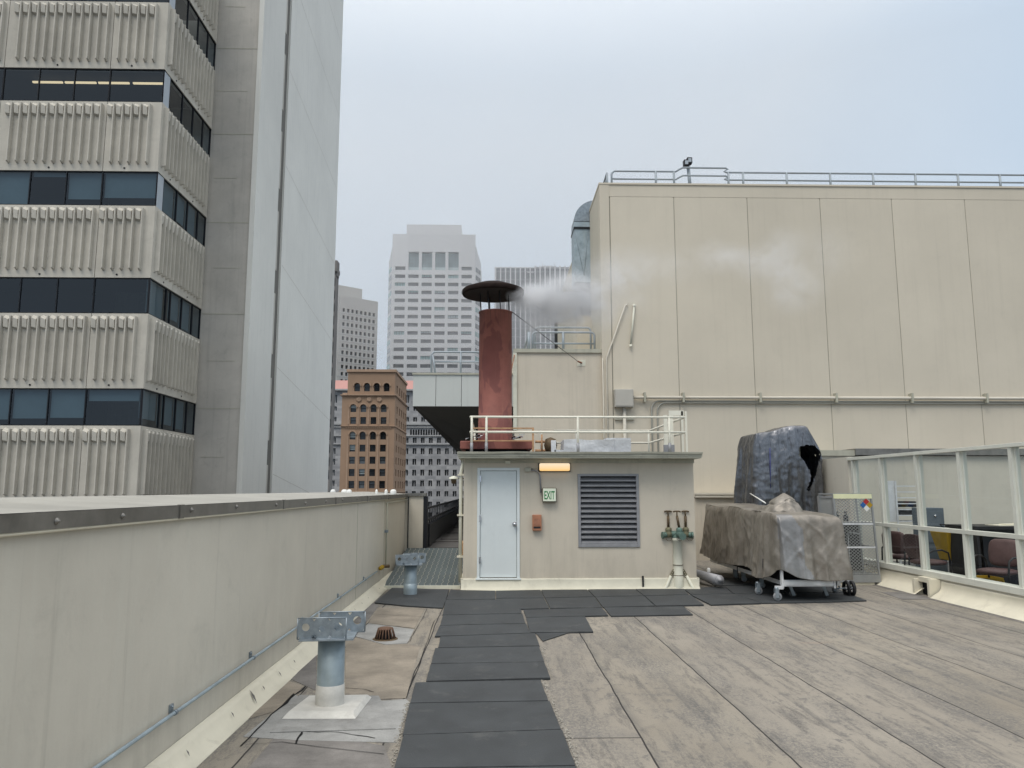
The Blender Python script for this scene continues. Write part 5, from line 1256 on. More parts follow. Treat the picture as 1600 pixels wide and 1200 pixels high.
# tall silver tarp
TY0, TY1 = 16.75, 17.9
def TX(u, v=700): return px(u, TY0, v)
TX0, TX1 = TX(1179), TX(1284)
zl, zr_ = pz(681, TY0, 1170), pz(664, TY0, 1250)
xl, xr = TX(1171), TX(1247)
hole = [(TX(u, v), pz(v, TY0, u)) for u, v in ((1249, 697), (1262, 695), (1273, 696), (1277, 701), (1282, 704), (1284, 712), (1279, 722), (1274, 738), (1269, 752), (1262, 768), (1259, 766), (1265, 745), (1263, 736), (1256, 722), (1247, 711))]
def ttop(x, y):
    if x < xr: return zl + (zr_ - zl) * (x - xl) / (xr - xl) + .015 * math.sin(x * 9)
    e = (x - xr) / (TX1 - xr); return zr_ - .015 - .62 * max(0, e - .38) / .62
def them(x, y): return .45
def ttap(x, y, z):
    hh = 1 - (z - 1.2) / 1.9; k = max(0, min(1.3, hh))
    dx = (-.10 * math.sin(min(1, k) * math.pi * .62)) if x < TX0 + .3 else 0
    if x > TX1 - .35: dx = .03 - .10 * max(0, k - .35)
    return (dx, 0)
lt_ = rrect(TX0 + .03, TX1, TY0, TY1, .09, .03)
tt = drape(lt_, ttop, them, [(1.9, .09, .8), (4.2, .065, .6), (9, .035, .4)], .02, 5.7, levels=90, inner=9, crinkle=.010, creases=[(1.5, .020, .05), (9, .009, .25), (16, .006, .9)], taper=ttap,
           keep=lambda c: not (c[1] < TY0 + .35 and inpoly(c[0], c[2], hole)))
tt_ = tt.build('tarp_cover', TARPS); tag(tt_, 'tall crinkled silver grey tarp hood with a dark opening at its upper right', 'tarp')
sm = tt_.modifiers.new('subsurf', 'SUBSURF'); sm.levels = sm.render_levels = 1
b = MB()
for (u0, v0, u1, v1) in ((1203, 700, 1204, 768),):
    a, c = pt(u0, v0, Y=TY0 - .075), pt(u1, v1, Y=TY0 - .085); b.tube([a, c], .008, 5)
b.build('blue_cord', mat('blue_cord', (.03, .035, .20), .6), tt_)
mc = thing('covered_machine', 'dark tall machine standing hidden under the silver tarp hood', 'machine', ((TX0 + TX1) / 2, 17.3, 0))
MB().box(TX0 + .25, TX1 - .22, TY0 + .45, TY1 - .1, 0, 2.3).build('machine_body', DARK, mc)
MB().tube([(TX(1257), TY0 + .35, 2.2), (TX(1258), TY0 + .35, 2.72)], .035, 8).build('mast', FASCIA, mc)
for (p, lab) in ((((1282, 744), (1308, 735)), 'upper black strap from the silver tarp to the wall anchor'), (((1262, 765), (1304, 737)), 'lower black strap from the silver tarp to the wall anchor')):
    a = pt(*p[0], Y=TY0 - .02); c = pt(*p[1], Y=18.88)
    tag(MB().tube([a, c], .016 if 'lower' in lab else .008, 6).build('strap', BLACK), lab, 'strap')
a = pt(1308, 736, Y=18.9); tag(MB().tube([a + Vector((-.04, 0, -.06)), a + Vector((.05, 0, .04))], .03, 8).box(a.x - .05, a.x + .06, 18.93, 18.998, a.z - .07, a.z + .08).build('wall_anchor', RAILG), 'small metal anchor on the low wall holding the black straps', 'anchor')
a, c = pt(1172, 771, Y=TY0 - .15), pt(1196, 786, Y=13.3)
tag(MB().tube([a, c], .012, 6).build('tie_rope', WHITE), 'white cord from the silver tarp down to the covered cart', 'cord')
# ------------------------------------------------------------------ concrete office tower (left)
YA_ = 28.0
XA = px(238, YA_, 400)
YBF = pt(320, 400, X=XA).y
ZWT = [pz(v, YA_, 150) for v in (107, 268, 435, 607)]
ZWB = [pz(v, YA_, 150) for v in (160, 320.5, 489, 661)]
FH = (ZWT[0] - ZWT[3]) / 3; WH = sum(a - b_ for a, b_ in zip(ZWT, ZWB)) / 4
z0w = sum(ZWT[i] + FH * i for i in range(4)) / 4            # regularised top of the uppermost window band
bands = [(z0w - FH * k - WH, z0w - FH * k) for k in range(-2, 12)]
tw_ = thing('office_tower', 'ribbed precast concrete office tower with dark window bands at the left', 'building', (-18, 30, -44))
ribp = .335
seamx = px(150, YA_, 400); seamx2 = seamx - px(238, YA_, 400) + px(238, YA_, 400) - (px(172, YA_, 0) - px(8, YA_, 0))
def panel(P, w, z0, z1_, nr, x_first, name='spandrel_panel'):
    """P(a, d, z): a along the face, d outward; a slab with vertical ribs and wedge blocks at their heads"""
    b = MB()
    def bx(a0, a1, d0, d1, za, zb):
        vs = [P(a, d, z) for z in (za, zb) for d in (d0, d1) for a in (a0, a1)]
        b.add(vs, [(0, 2, 3, 1), (4, 5, 7, 6), (0, 1, 5, 4), (2, 6, 7, 3), (0, 4, 6, 2), (1, 3, 7, 5)])
    bx(.012, w - .012, -.25, 0, z0, z1_)
    hgt = z1_ - z0; zt = z1_ - .13; zb = z0 + .28
    for k in range(nr):
        a = x_first + k * ribp
        # rib: narrow ridge, flaring at the top and cut back at the foot
        s = [(a - .045, 0), (a - .022, .17), (a + .022, .17), (a + .045, 0)]
        vs = [P(p, d * .95, zt) for p, d in s] + [P(p, d, zt - .10) for p, d in s] + [P(p, d, zb + .05) for p, d in s] + [P(p, d * .25, zb) for p, d in s]
        fs = [(3, 2, 1, 0)]
        for r_ in range(3): fs += [(r_ * 4 + i, r_ * 4 + i + 1, (r_ + 1) * 4 + i + 1, (r_ + 1) * 4 + i) for i in range(3)]
        fs.append((12, 13, 14, 15)); b.add(vs, fs)
        # wedge block between ribs
        a0, a1 = a + .075, a + ribp - .085
        vs = [P(a0, 0, zt - .02), P(a1, 0, zt + .06), P(a0, .15, zt - .14), P(a1, .15, zt - .06), P(a0, .11, zt - .44), P(a1, .11, zt - .40), P(a0, 0, zt - .50), P(a1, 0, zt - .47)]
        b.add(vs, [(0, 2, 3, 1), (2, 4, 5, 3), (4, 6, 7, 5), (0, 6, 4, 2), (1, 3, 5, 7)])
    o = b.build(name, CONCL, tw_)
    am = x_first + nr * ribp * .5
    MB().lathe(P(am, .0, z0 + .12), [(.035, .0), (.035, -.02), (0, -.02)], 8, axis='y').build('drain_hole', FRAMED, o)
def windows(P, edges, zb, zt, kinds):
    for i in range(len(edges) - 1):
        a0, a1 = edges[i], edges[i + 1]; kd = kinds[i % len(kinds)]
        if kd == 'infill':
            MB().add([P(a0, -.03, zb), P(a1, -.03, zb), P(a1, -.03, zt), P(a0, -.03, zt)], [(0, 1, 2, 3)]).build('infill_panel', LTGR, tw_); continue
        b = MB()
        def bx(x0, x1, za, zb_, d0=-.10, d1=-.02, mi=0):
            vs = [P(a, d, z) for z in (za, zb_) for d in (d0, d1) for a in (x0, x1)]
            b.add(vs, [(0, 2, 3, 1), (4, 5, 7, 6), (0, 1, 5, 4), (2, 6, 7, 3), (0, 4, 6, 2), (1, 3, 7, 5)], mi)
        f = .016
        bx(a0, a0 + f, zb, zt); bx(a1 - f, a1, zb, zt); bx(a0 + f, a1 - f, zb, zb + f); bx(a0 + f, a1 - f, zt - f, zt)
        fr_ = b.build('window', FRAMED, tw_)
        MB().add([P(a0 + f, -.06, zb + f), P(a1 - f, -.06, zb + f), P(a1 - f, -.06, zt - f), P(a0 + f, -.06, zt - f)], [(0, 1, 2, 3)]).build('glass', GLASST, fr_)
        if kd[0] == 'b':
            dr = float(kd[1:]) ; zz = zt - f - (zt - zb - 2 * f) * dr
            MB().add([P(a0 + .05, -.16, zz), P(a1 - .05, -.16, zz), P(a1 - .05, -.16, zt - .02), P(a0 + .05, -.16, zt - .02)], [(0, 1, 2, 3)]).build('blind', BLIND, fr_)
PA = lambda a, d, z: (XA - a, YA_ - d, z)       # a measured leftwards from the corner
PB = lambda a, d, z: (XA + d, YA_ + a, z)
wN = XA - seamx; wW = px(172, YA_, 0) - px(8, YA_, 0); LB = YBF - YA_
STRIP = emis('office_strip_light', (1.0, .72, .42), 1.6)
kindsA = {0: ['n', 'n', 'n', 'n'], 1: ['n', 'n', 'n', 'n'], 2: ['n', 'n', 'n', 'n'], 3: ['b.75', 'b.8', 'b.12', 'b1'], 4: ['n', 'n', 'n', 'n'], 5: ['b.32', 'b.8', 'b.82', 'b.85']}
kindsB = {0: ['n'], 1: ['infill', 'n', 'n', 'n', 'n'], 2: ['infill', 'n', 'n', 'n', 'n'], 3: ['infill', 'b.9', 'b.85', 'b1', 'n'], 4: ['b.95', 'n', 'b.8', 'b.9', 'n'], 5: ['b.8', 'b.9', 'b.85', 'b.9', 'n']}
for k, (zb, zt) in enumerate(bands):
    if k > 8: break
    z_next = bands[k + 1][1]
    ka = kindsA.get(k, ['n', 'b.5', 'n', 'b.9']); kb = kindsB.get(k, ['n', 'b.9', 'b.8', 'n', 'n'])
    # spandrels below this band
    panel(PA, wN, z_next + .02, zb - .02, 5, .42)
    for (s, w_) in ((wN, wW), (wN + wW, wW)):
        panel(lambda a, d, z, s=s: PA(a + s, d, z), w_, z_next + .02, zb - .02, 11, .17)
    panel(PB, LB * .38, z_next + .02, zb - .02, 5, .24); panel(lambda a, d, z: PB(a + LB * .38, d, z), LB * .62, z_next + .02, zb - .02, 8, .12)
    windows(lambda a, d, z: PA(a, d, z), [.03, wN - .005], zb, zt, [ka[0]])
    windows(lambda a, d, z: PA(a, d, z), [wN + .005, wN + wW / 3, wN + wW * 2 / 3, wN + wW - .005], zb, zt, ka[1:])
    windows(lambda a, d, z: PA(a, d, z), [wN + wW + .005, wN + wW * 4 / 3, wN + wW * 5 / 3, wN + 2 * wW - .005], zb, zt, ka[1:])
    e = [.02, .62, LB * .38, LB * .60, LB * .82, LB - .02] if kb[0] == 'infill' else [.02, LB * .30, LB * .38, LB * .60, LB * .82, LB - .02]
    windows(PB, e, zb, zt, kb if kb[0] == 'infill' else [kb[0]] + kb[1:])
    MB().box(XA - 11, XA - .26, YA_ + .26, YA_ + 4.0, z_next + .5, zb - .25).build('floor_slab', OFFICE, tw_)
    if k == 2:
        for (a0, a1) in ((.06, wN - .1), (wN + .06, wN + wW / 3 - .05), (wN + wW / 3 + .05, wN + wW * 2 / 3 - .05), (wN + wW * 2 / 3 + .05, wN + wW - .1)):
            MB().box(XA - a1, XA - a0, YA_ + 1.6, YA_ + 1.68, zt + .30, zt + .36).build('strip_light', STRIP, tw_)
MB().box(XA - 11, XA - 4, YA_ + 4.01, YA_ + 4.3, -10, bands[0][1]).box(XA - 4.0, XA - 3.8, YA_ + 4.32, YBF, -10, bands[0][1]).box(XA - 3.8, XA - 3.4, YA_ + 4.01, YA_ + 4.3, -10, bands[0][1]).build('office_back_wall', OFFICE, tw_)
MB().box(XA - 30, XA - 1.2, YA_ + .4, YBF + 6, -44.5, bands[9][1]).build('podium_core', CONCS, tw_)
YSH = YBF
XC = px(391, YSH, 400)
MB().box(XA - 20, XC, YSH + .01, 50, -44.5, 48).build('shaft_wall', CONCS, tw_)
for k in range(16):
    z = bands[2][1] - .2 - FH * (k - 3) * 1.0
    MB().box(XA + .001, XC - .12, YSH - .0, YSH + .009, z, z + .03).build('form_joint', FASCIA, tw_)
random.seed(3)
for k in range(14):
    z = bands[2][1] - .2 - FH * (k - 3) + FH * .5
    x0_ = XA + .1 + random.random() * .3
    MB().box(x0_, x0_ + .9 + random.random() * .6, YSH + .001, YSH + .0095, z, z + .018).build('form_joint', FASCIA, tw_)
YC1 = pt(396, 400, X=XC).y; Ys0 = pt(427, 400, X=XC).y; Ys1 = pt(436, 400, X=XC).y; YEnd = pt(521, 400, X=XC).y
MB().box(XC - .10, XC + .12, YSH - .05, Ys0, -44.5, 48.2).build('light_wall', CONCW, tw_)
MB().box(XC + .001, XC + .12, Ys1, YEnd, -44.5, 48.2).build('light_wall', CONCW, tw_)
b = MB().box(XC + .001, XC + .02, Ys0 + .001, Ys1 - .001, -44.5, 48)
b.build('slot_back', mat('slot_grey', (.16, .155, .14), .85), tw_)
for k in range(22):
    z = bands[2][0] + FH * 3 - k * FH
    MB().box(XC + .021, XC + .118, Ys0 + .002, Ys0 + .22, z, z + FH * .72).build('slot_block', CONCS, tw_)
for k in range(10):
    z = -4 + k * 5.2
    MB().extr([(XC + .1205, Ys1 + .1, z + 1.3), (XC + .1205, YEnd - .1, z - .2), (XC + .1205, YEnd - .1, z - .225), (XC + .1205, Ys1 + .1, z + 1.275)], (0, 0, 0), (.002, 0, 0)).build('form_joint', CONCS, tw_)
# ------------------------------------------------------------------ overhanging block mid left
YO = 20.2
ox = px(645, YO, 610); ozt, ozb = pz(586, YO), pz(635, YO)
oh = thing('overhang_building', 'pale panelled upper storey overhanging the dark walkway behind the chimney', 'building', (0, 25, 4))
xs = [ox, px(681, YO, 610), px(721, YO, 610), px(762, YO, 610), px(803, YO, 610)]
for i in range(4): MB().box(xs[i] + .006, xs[i + 1] - .006, YO, YO + .1, ozb, ozt).build('facade_panel', OVERW, oh)
MB().box(ox + .005, LX0 - .04, YO + .101, 47, ozb + .06, ozt - .01).build('body', OVERW, oh)
MB().box(ox - .02, LX0 - .04, YO - .03, YO + .25, ozt + .001, ozt + .05).build('coping', FASCIA, oh)
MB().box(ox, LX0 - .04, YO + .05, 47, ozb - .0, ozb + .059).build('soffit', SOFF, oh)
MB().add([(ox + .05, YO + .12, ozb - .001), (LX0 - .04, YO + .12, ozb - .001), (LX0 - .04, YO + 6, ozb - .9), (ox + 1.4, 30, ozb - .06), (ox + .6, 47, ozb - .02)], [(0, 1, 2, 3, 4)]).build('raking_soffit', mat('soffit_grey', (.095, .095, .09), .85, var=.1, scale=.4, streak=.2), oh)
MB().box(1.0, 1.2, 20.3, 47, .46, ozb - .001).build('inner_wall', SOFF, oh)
orl = thing('roof_railing', 'white pipe railing on top of the overhanging block left of the chimney', 'railing', (-1, YO + .5, ozt))
yo = YO + .5
def ox_(u): return px(u, yo, 560)
zo0, zo1, zo2 = ozt + .05, pz(550.5, yo), pz(565.5, yo)
MB().tube([(ox_(674.5), yo, zo0), (ox_(674), yo, zo1 - .08), (ox_(678), yo, zo1), (LX0 - .1, yo, zo1)], .03).tube([(ox_(681), yo, zo0), (ox_(676), yo, zo1 - .08)], .03).tube([(ox_(677), yo, zo2), (LX0 - .1, yo, zo2)], .024).build('rails', RAILG, orl)
for u in (720, 764): MB().tube([(ox_(u), yo, zo0), (ox_(u), yo, zo1)], .03).build('post', RAILG, orl)
# ------------------------------------------------------------------ distant buildings
def facade(root, m, P, W, zb, zt, cols_, rows_, rec, skip=None):
    """wall in the plane P(a, d, z) with real openings; cols_, rows_ are lists of (from, to)"""
    b = MB(); a = 0
    def q(a0, a1, z0, z1_): b.add([P(a0, 0, z0), P(a1, 0, z0), P(a1, 0, z1_), P(a0, 0, z1_)], [(0, 1, 2, 3)])
    rows_ = sorted(rows_)
    for (c0, c1) in cols_:
        if c0 > a: q(a, c0, zb, zt)
        z = zb
        for (r0, r1) in rows_:
            if skip and skip(c0, r0): continue
            q(c0, c1, z, r0)
            for (A, B) in (((c0, r0), (c1, r0)), ((c1, r0), (c1, r1)), ((c1, r1), (c0, r1)), ((c0, r1), (c0, r0))):
                b.add([P(A[0], 0, A[1]), P(B[0], 0, B[1]), P(B[0], -rec, B[1]), P(A[0], -rec, A[1])], [(0, 1, 2, 3)])
            z = r1
        q(c0, c1, z, zt); a = c1
    if a < W: q(a, W, zb, zt)
    return b.build('wall', m, root)
def far_windows(root, P, rects, rec, choose, mull=(1, 0), fm=None, bar=.06, limit=100, priority=None):
    fm = fm or FRAMED
    if priority: rects = sorted(rects, key=priority)
    rest = MB(); used = []
    def draw(b, r, mi):
        c0, c1, r0, r1 = r
        b.add([P(c0, -rec, r0), P(c1, -rec, r0), P(c1, -rec, r1), P(c0, -rec, r1)], [(0, 1, 2, 3)], mi)
        for k in range(1, mull[0] + 1):
            a = c0 + (c1 - c0) * k / (mull[0] + 1); b.add([P(a - bar, -rec + .05, r0), P(a + bar, -rec + .05, r0), P(a + bar, -rec + .05, r1), P(a - bar, -rec + .05, r1)], [(0, 1, 2, 3)], 0)
        for k in range(1, mull[1] + 1):
            z = r0 + (r1 - r0) * k / (mull[1] + 1); b.add([P(c0, -rec + .055, z - bar), P(c1, -rec + .055, z - bar), P(c1, -rec + .055, z + bar), P(c0, -rec + .055, z + bar)], [(0, 1, 2, 3)], 0)
    for i, r in enumerate(rects):
        g = choose(i, r)
        if i < limit:
            b = MB(); draw(b, r, 1)
            if isinstance(g, tuple):   # lower sash darker than the upper one
                c0, c1, r0, r1 = r; zz = r0 + (r1 - r0) * g[1]
                b.add([P(c0, -rec + .03, zz), P(c1, -rec + .03, zz), P(c1, -rec + .03, r1), P(c0, -rec + .03, r1)], [(0, 1, 2, 3)], 2)
                b.build('window', [fm, g[0], g[2]], root)
            else: b.build('window', [fm, g], root)
        else: draw(rest, r, 1)
    if len(rects) > limit:
        o = rest.build('window', [fm, PG[0]], root); o['kind'] = 'stuff'
def fpl(x0, y): return lambda a, d, z: (x0 + a, y - d, z)
# --- pale high-rise
YT = 320.0
PALE = mat('pale_granite', (.58, .58, .58), .7, var=.04, scale=.03, dirt=.1, dirtc=(.38, .37, .37))
wt = thing('high_rise', 'pale stepped high-rise with four tall windows near its top', 'building', (px(676, YT, 500), YT, -45))
def TU(u, v=460): return px(u, YT, v)
def TV(v): return pz(v, YT, 676)
x0, x1 = TU(611.5), TU(742.5)
cw_ = [(TU(616.5 + 20.85 * k) - x0, TU(632.7 + 20.85 * k) - x0) for k in range(6)]
rws = []; H1 = TV(416.5) - TV(421.8); pit = (TV(416.5) - TV(416.5 + 12.72 * 13)) / 13
for k in range(24): rws.append((TV(416.5) - pit * k - H1 * 1.05, TV(416.5) - pit * k))
zTop, zTop2 = TV(366), TV(351)
big = (TV(422), TV(393.5))
b_rows = rws[1:]
facade(wt, PALE, fpl(x0, YT), x1 - x0, -45, rws[0][0] - .01, cw_, b_rows, .8)
P = fpl(x0, YT)
cb = [cw_[k] for k in range(1, 5)]
facade(wt, PALE, lambda a, d, z: (x0 + cw_[0][1] + 1 + a, YT - d, z), cw_[5][0] - cw_[0][1] - 2, rws[0][0] - .01, zTop, [(c[0] - cw_[0][1] - 1, c[1] - cw_[0][1] - 1) for c in cb], [big], 1.5)
for (s0, s1, c) in ((0, cw_[0][1] + 1, cw_[0]), (cw_[5][0] - 1, x1 - x0, cw_[5])):
    facade(wt, PALE, lambda a, d, z, s0=s0: (x0 + s0 + a, YT - d, z), s1 - s0, rws[0][0] - .01, zTop, [(c[0] - s0, c[1] - s0)], [(rws[0][0], rws[0][1])], .8)
MB().box(x0 + .5, x1 - .5, YT + 2, YT + 40, -45, zTop - .1).box(TU(633.5), TU(720), YT - .02, YT + 36, zTop - .1, zTop2).build('tower_body', PALE, wt)
# chamfered corner bays
cxl, cxr = TU(603), TU(750.5); zc0 = TV(403)
for (xa, xb, nm) in ((cxl, x0, 'l'), (cxr, x1, 'r')):
    b = MB(); yb = YT + 7
    zs_r = [(r0, r1) for r0, r1 in rws]
    pts = []
    def PCm(t, z, d=0): return (xb + (xa - xb) * t, YT + 7 * t + d, z)
    b.add([PCm(0, -45), PCm(1, -45), PCm(1, zc0), PCm(0, TV(385))], [(0, 1, 2, 3)])
    b.add([PCm(0, TV(385)), PCm(1, zc0), (xa, YT + 12, zc0), (xb, YT + 12, TV(370))], [(0, 1, 2, 3)])
    b.add([PCm(1, -45), (xa, YT + 30, -45), (xa, YT + 30, zc0), PCm(1, zc0)], [(0, 1, 2, 3)])
    b.build('corner_bay', PALE, wt)
    for i, (r0, r1) in enumerate(rws[:18]):
        q = MB(); q.add([PCm(.06, r0 - .4, -.15), PCm(.97, r0 - .4, -.15), PCm(.97, r1 + .1, -.15), PCm(.06, r1 + .1, -.15)], [(0, 1, 2, 3)], 1)
        q.add([PCm(.5, r0 - .4, -.2), PCm(.54, r0 - .4, -.2), PCm(.54, r1, -.2), PCm(.5, r1, -.2)], [(0, 1, 2, 3)], 0)
        q.build('corner_window', [PALE, PG[2] if (i * 7 + (nm == 'r')) % 3 == 0 else PG[1]], wt)
rects = [(c[0], c[1], r0, r1) for (r0, r1) in b_rows[:16] for c in cw_]
random.seed(11)
GP = [opaque_glass('hr_dark', (.085, .09, .095)), opaque_glass('hr_mid', (.13, .14, .145)), opaque_glass('hr_green', (.27, .42, .41)), opaque_glass('hr_light', (.40, .48, .48))]
def hrsel(i, r):
    t = random.random()
    return GP[0] if t < .60 else GP[1] if t < .78 else GP[2] if t < .86 else (GP[0], random.choice((.3, .5, .6)), GP[2 if t < .94 else 3])
far_windows(wt, P, rects, .8, hrsel, (3, 0), bar=.08, fm=GP[0])
far_windows(wt, P, [(c[0], c[1], big[0], big[1]) for c in cb], 1.5, lambda i, r: opaque_glass('big_pane', (.17, .24, .25)), (2, 4), bar=.06, fm=GP[1])
for c in cb: MB().add([P(c[0], -1.3, big[0]), P(c[1], -1.3, big[0]), P(c[1], -1.3, big[0] + 1.6), P(c[0], -1.3, big[0] + 1.6)], [(0, 1, 2, 3)]).build('sill_light', GP[3], wt)
far_windows(wt, P, [(c[0], c[1], rws[0][0], rws[0][1]) for c in (cw_[0], cw_[5])], .8, lambda i, r: GP[1], (3, 0), bar=.08, fm=GP[0])
# --- grey tower at left
YG_ = 260.0
GREYT = mat('grey_concrete', (.44, .43, .405), .8, var=.05, scale=.04, dirt=.1)
gt = thing('grey_tower', 'grey office tower with a regular grid of small square windows', 'building', (px(560, YG_, 500), YG_, -45))
A = Vector((px(529, YG_, 500), YG_)); zg = pz(461, YG_, 529)
Y2_ = YG_ * 1.036; B = Vector((px(590, Y2_, 500), Y2_)); U = (B - A); Wd = U.length; U.normalize(); Nn = Vector((U.y, -U.x))
def PGT(a, d, z): return (A.x + U.x * a + Nn.x * d, A.y + U.y * a + Nn.y * d, z)
def ga(u): # distance along the face for a photo column
    k = (u - 529) / 61; return Wd * k
cols_g = [(ga(534.8 + 6.72 * k), ga(538.4 + 6.72 * k)) for k in range(8)]
rp_ = pz(480, YG_, 529) - pz(491, YG_, 529)
rows_g = [(pz(486, YG_, 529) - rp_ * k, pz(480.2, YG_, 529) - rp_ * k) for k in range(13)]
facade(gt, GREYT, PGT, Wd, -45, zg, cols_g, rows_g, .6)
far_windows(gt, PGT, [(c[0], c[1], r[0], r[1]) for r in rows_g for c in cols_g][:100], .6, lambda i, r: PG[0] if i % 5 else PG[4], (0, 0))
b = MB()
for r in rows_g: b.add([PGT(0, .12, r[0] - .35), PGT(Wd, .12, r[0] - .35), PGT(Wd, .12, r[0]), PGT(0, .12, r[0])], [(0, 1, 2, 3)])
b.build('sill_band', mat('sill_light_grey', (.48, .48, .46), .8), gt)
far = 25
b = MB()
lf0, lf1 = PGT(0, 0, 0), PGT(0, -far, 0)
lx = px(523, YG_ + 20, 500)
b.add([(A.x, A.y, -45), (lx, A.y + 18, -45), (lx, A.y + 18, zg - .01), (A.x, A.y, zg)], [(0, 1, 2, 3)])
rb = PGT(Wd, -far, 0); b.add([(B.x, B.y, -45), (rb[0], rb[1], -45), (rb[0], rb[1], zg), (B.x, B.y, zg)], [(0, 1, 2, 3)])
b.add([(A.x, A.y, zg), (B.x, B.y, zg), (rb[0], rb[1], zg), (lx, A.y + 18, zg)], [(0, 1, 2, 3)])
b.build('side_wall', GREYT, gt)
zp1 = pz(446, YG_ + 6, 534)
b = MB(); p = [PGT(ga(534), -5, 0), PGT(ga(575), -5, 0), PGT(ga(575), -18, 0), PGT(ga(534), -18, 0)]
b.slab([(v[0], v[1]) for v in p], zg - .5, zp1); b.build('penthouse', GREYT, gt)
# dark narrow building sliver beyond the light wall
sv = thing('dark_building', 'narrow dark building edge showing right beside the concrete tower', 'building', (px(518, 110, 600), 110, -45))
MB().box(px(440, 110), px(519.4, 110, 600), 110, 112, -45, pz(432, 110)).box(px(440, 110), px(521, 110, 600), 109.8, 112.2, pz(426, 110), pz(420, 110)).box(px(440, 110), px(519, 110), 110.2, 111.8, pz(431.9, 110), pz(408, 110)).build('wall', mat('dark_masonry', (.20, .19, .18), .85, var=.2, scale=.4), sv)
for k in range(16):
    z = pz(448 + k * 20, 110); MB().box(px(516.5, 110, 600), px(518.6, 110, 600), 109.93, 109.99, z, z + 1.2).build('window', PG[4], sv)
# --- striped tower
YR = 350.0
sr = thing('striped_tower', 'dark glass tower with closely spaced white vertical piers seen through the steam', 'building', (px(828, YR, 480), YR, -45))
STRW = mat('white_pier', (.56, .56, .57), .6, var=.03, scale=.05)
SGL = opaque_glass('strip_glass', (.055, .07, .09), .15)
def SU(u): return px(u, YR, 480)
zs1, zs2 = pz(417.5, YR, 800), pz(415.5, YR, 860)
MB().box(SU(773), SU(836.5), YR + .6, YR + 30, -45, zs1 - .3).build('glass_body', SGL, sr)
MB().box(SU(836.5) + .05, SU(905), YR + .6, YR + 30, -45, zs2 - .3).build('glass_body', SGL, sr)
k = 0; u = 774.3
while u < 905:
    wpr = 1.15; zt_ = zs1 if u < 836 else zs2
    MB().box(SU(u - wpr if k else 772.6), SU(u + wpr), YR - .4, YR + .59, -45, zt_).build('pier', STRW, sr)
    c = SU(u + 3.9); MB().box(c - .12, c + .12, YR + .3, YR + .59, -45, zt_ - .4).build('mullion', mat('stripe_mullion', (.2, .21, .23), .6), sr)
    u += 7.78; k += 1
b = MB()
for j in range(46):
    z = zs1 - 2.2 - j * 3.9; b.box(SU(776), SU(903), YR + .52, YR + .598, z, z + .5)
b.build('spandrel_bands', mat('stripe_mullion', (.2, .21, .23), .6), sr)
MB().box(SU(773), SU(905), YR + .3, YR + .9, zs1 - .29, zs1 + .1).box(SU(824), SU(834), YR - .5, YR, pz(426, YR), pz(424.5, YR)).build('roof_edge', STRW, sr)
b = MB(); za_, zb_2 = zs2 + .1, pz(409, YR)
for uu in (849, 853, 858, 863, 868.5): b.box(SU(uu) - .15, SU(uu) + .15, YR + 5, YR + 5.3, za_, zb_2 + (1.0 if uu in (849, 868.5) else 0))
b.box(SU(848), SU(870), YR + 5.01, YR + 5.29, zb_2 - .9, zb_2 - .5).box(SU(846), SU(871), YR + 5.01, YR + 5.29, za_, za_ + .6)
b.box(SU(797.5) - .08, SU(797.5) + .08, YR + 5, YR + 5.2, zs1, zs1 + 1.8)
b.build('roof_frame', STRW, sr)
# --- grey stone hotel with pink roof
YH = 190.0
def stone_material():
    m, nt, b = nodes('mottled_stone'); P = pos(nt); br = N(nt, 'ShaderNodeTexBrick'); mp = N(nt, 'ShaderNodeMapping'); L(nt, P, mp.inputs[0])
    cx = N(nt, 'ShaderNodeSeparateXYZ'); L(nt, P, cx.inputs[0]); cb_ = N(nt, 'ShaderNodeCombineXYZ'); L(nt, cx.outputs[0], cb_.inputs[0]); L(nt, cx.outputs[2], cb_.inputs[1])
    L(nt, cb_.outputs[0], br.inputs['Vector']); br.inputs['Scale'].default_value = 1; br.inputs['Brick Width'].default_value = 1.3; br.inputs['Row Height'].default_value = .62; br.inputs['Mortar Size'].default_value = .0
    br.inputs['Color1'].default_value = (.24, .24, .245, 1); br.inputs['Color2'].default_value = (.42, .415, .41, 1)
    v = noi(nt, P, .9, 4)
    L(nt, mix(nt, mth(nt, 'MULTIPLY', ramp(nt, v, .4, .6), .5), br.outputs[0], (.30, .30, .31)), b.inputs['Base Color']); b.inputs['Roughness'].default_value = .85; return m
STONE = stone_material()
ht = thing('stone_hotel', 'mottled grey stone hotel with paired windows, an arcade band and a pink roof', 'building', (px(650, YH, 700), YH, -45))
def HU(u): return px(u, YH, 690)
def HV(v): return pz(v, YH, 700)
hx0, hx1 = HU(440), HU(800)
def hc_(x): return 500 + x * .21667
def hr_(y): return 560 + y * .21667
cols_h = []
for k in range(8): cols_h.append((HU(hc_(684 + 58.3 * k - 15 - 58.3)) - hx0, HU(hc_(684 + 58.3 * k + 12 - 58.3)) - hx0))
colsL = [(HU(hc_(c - 15)) - hx0, HU(hc_(c + 14)) - hx0) for c in (-16, 42, 100)]
rows_h = [(HV(hr_(b_)), HV(hr_(t))) for t, b_ in ((648, 690), (725, 767), (803, 845), (880, 922), (957, 995), (1033, 1073), (1110, 1150), (1188, 1228))]
rup = [(HV(hr_(b_)), HV(hr_(t))) for t, b_ in ((572, 610), (424, 456), (348, 378), (265, 322))]
zhtop = HV(608.5)
allc = sorted(colsL + cols_h)
facade(ht, STONE, fpl(hx0, YH), hx1 - hx0, -45, zhtop, allc, rows_h + rup, .5)
rects = [(c[0], c[1], r[0], r[1]) for r in rup + rows_h for c in (colsL + cols_h)]
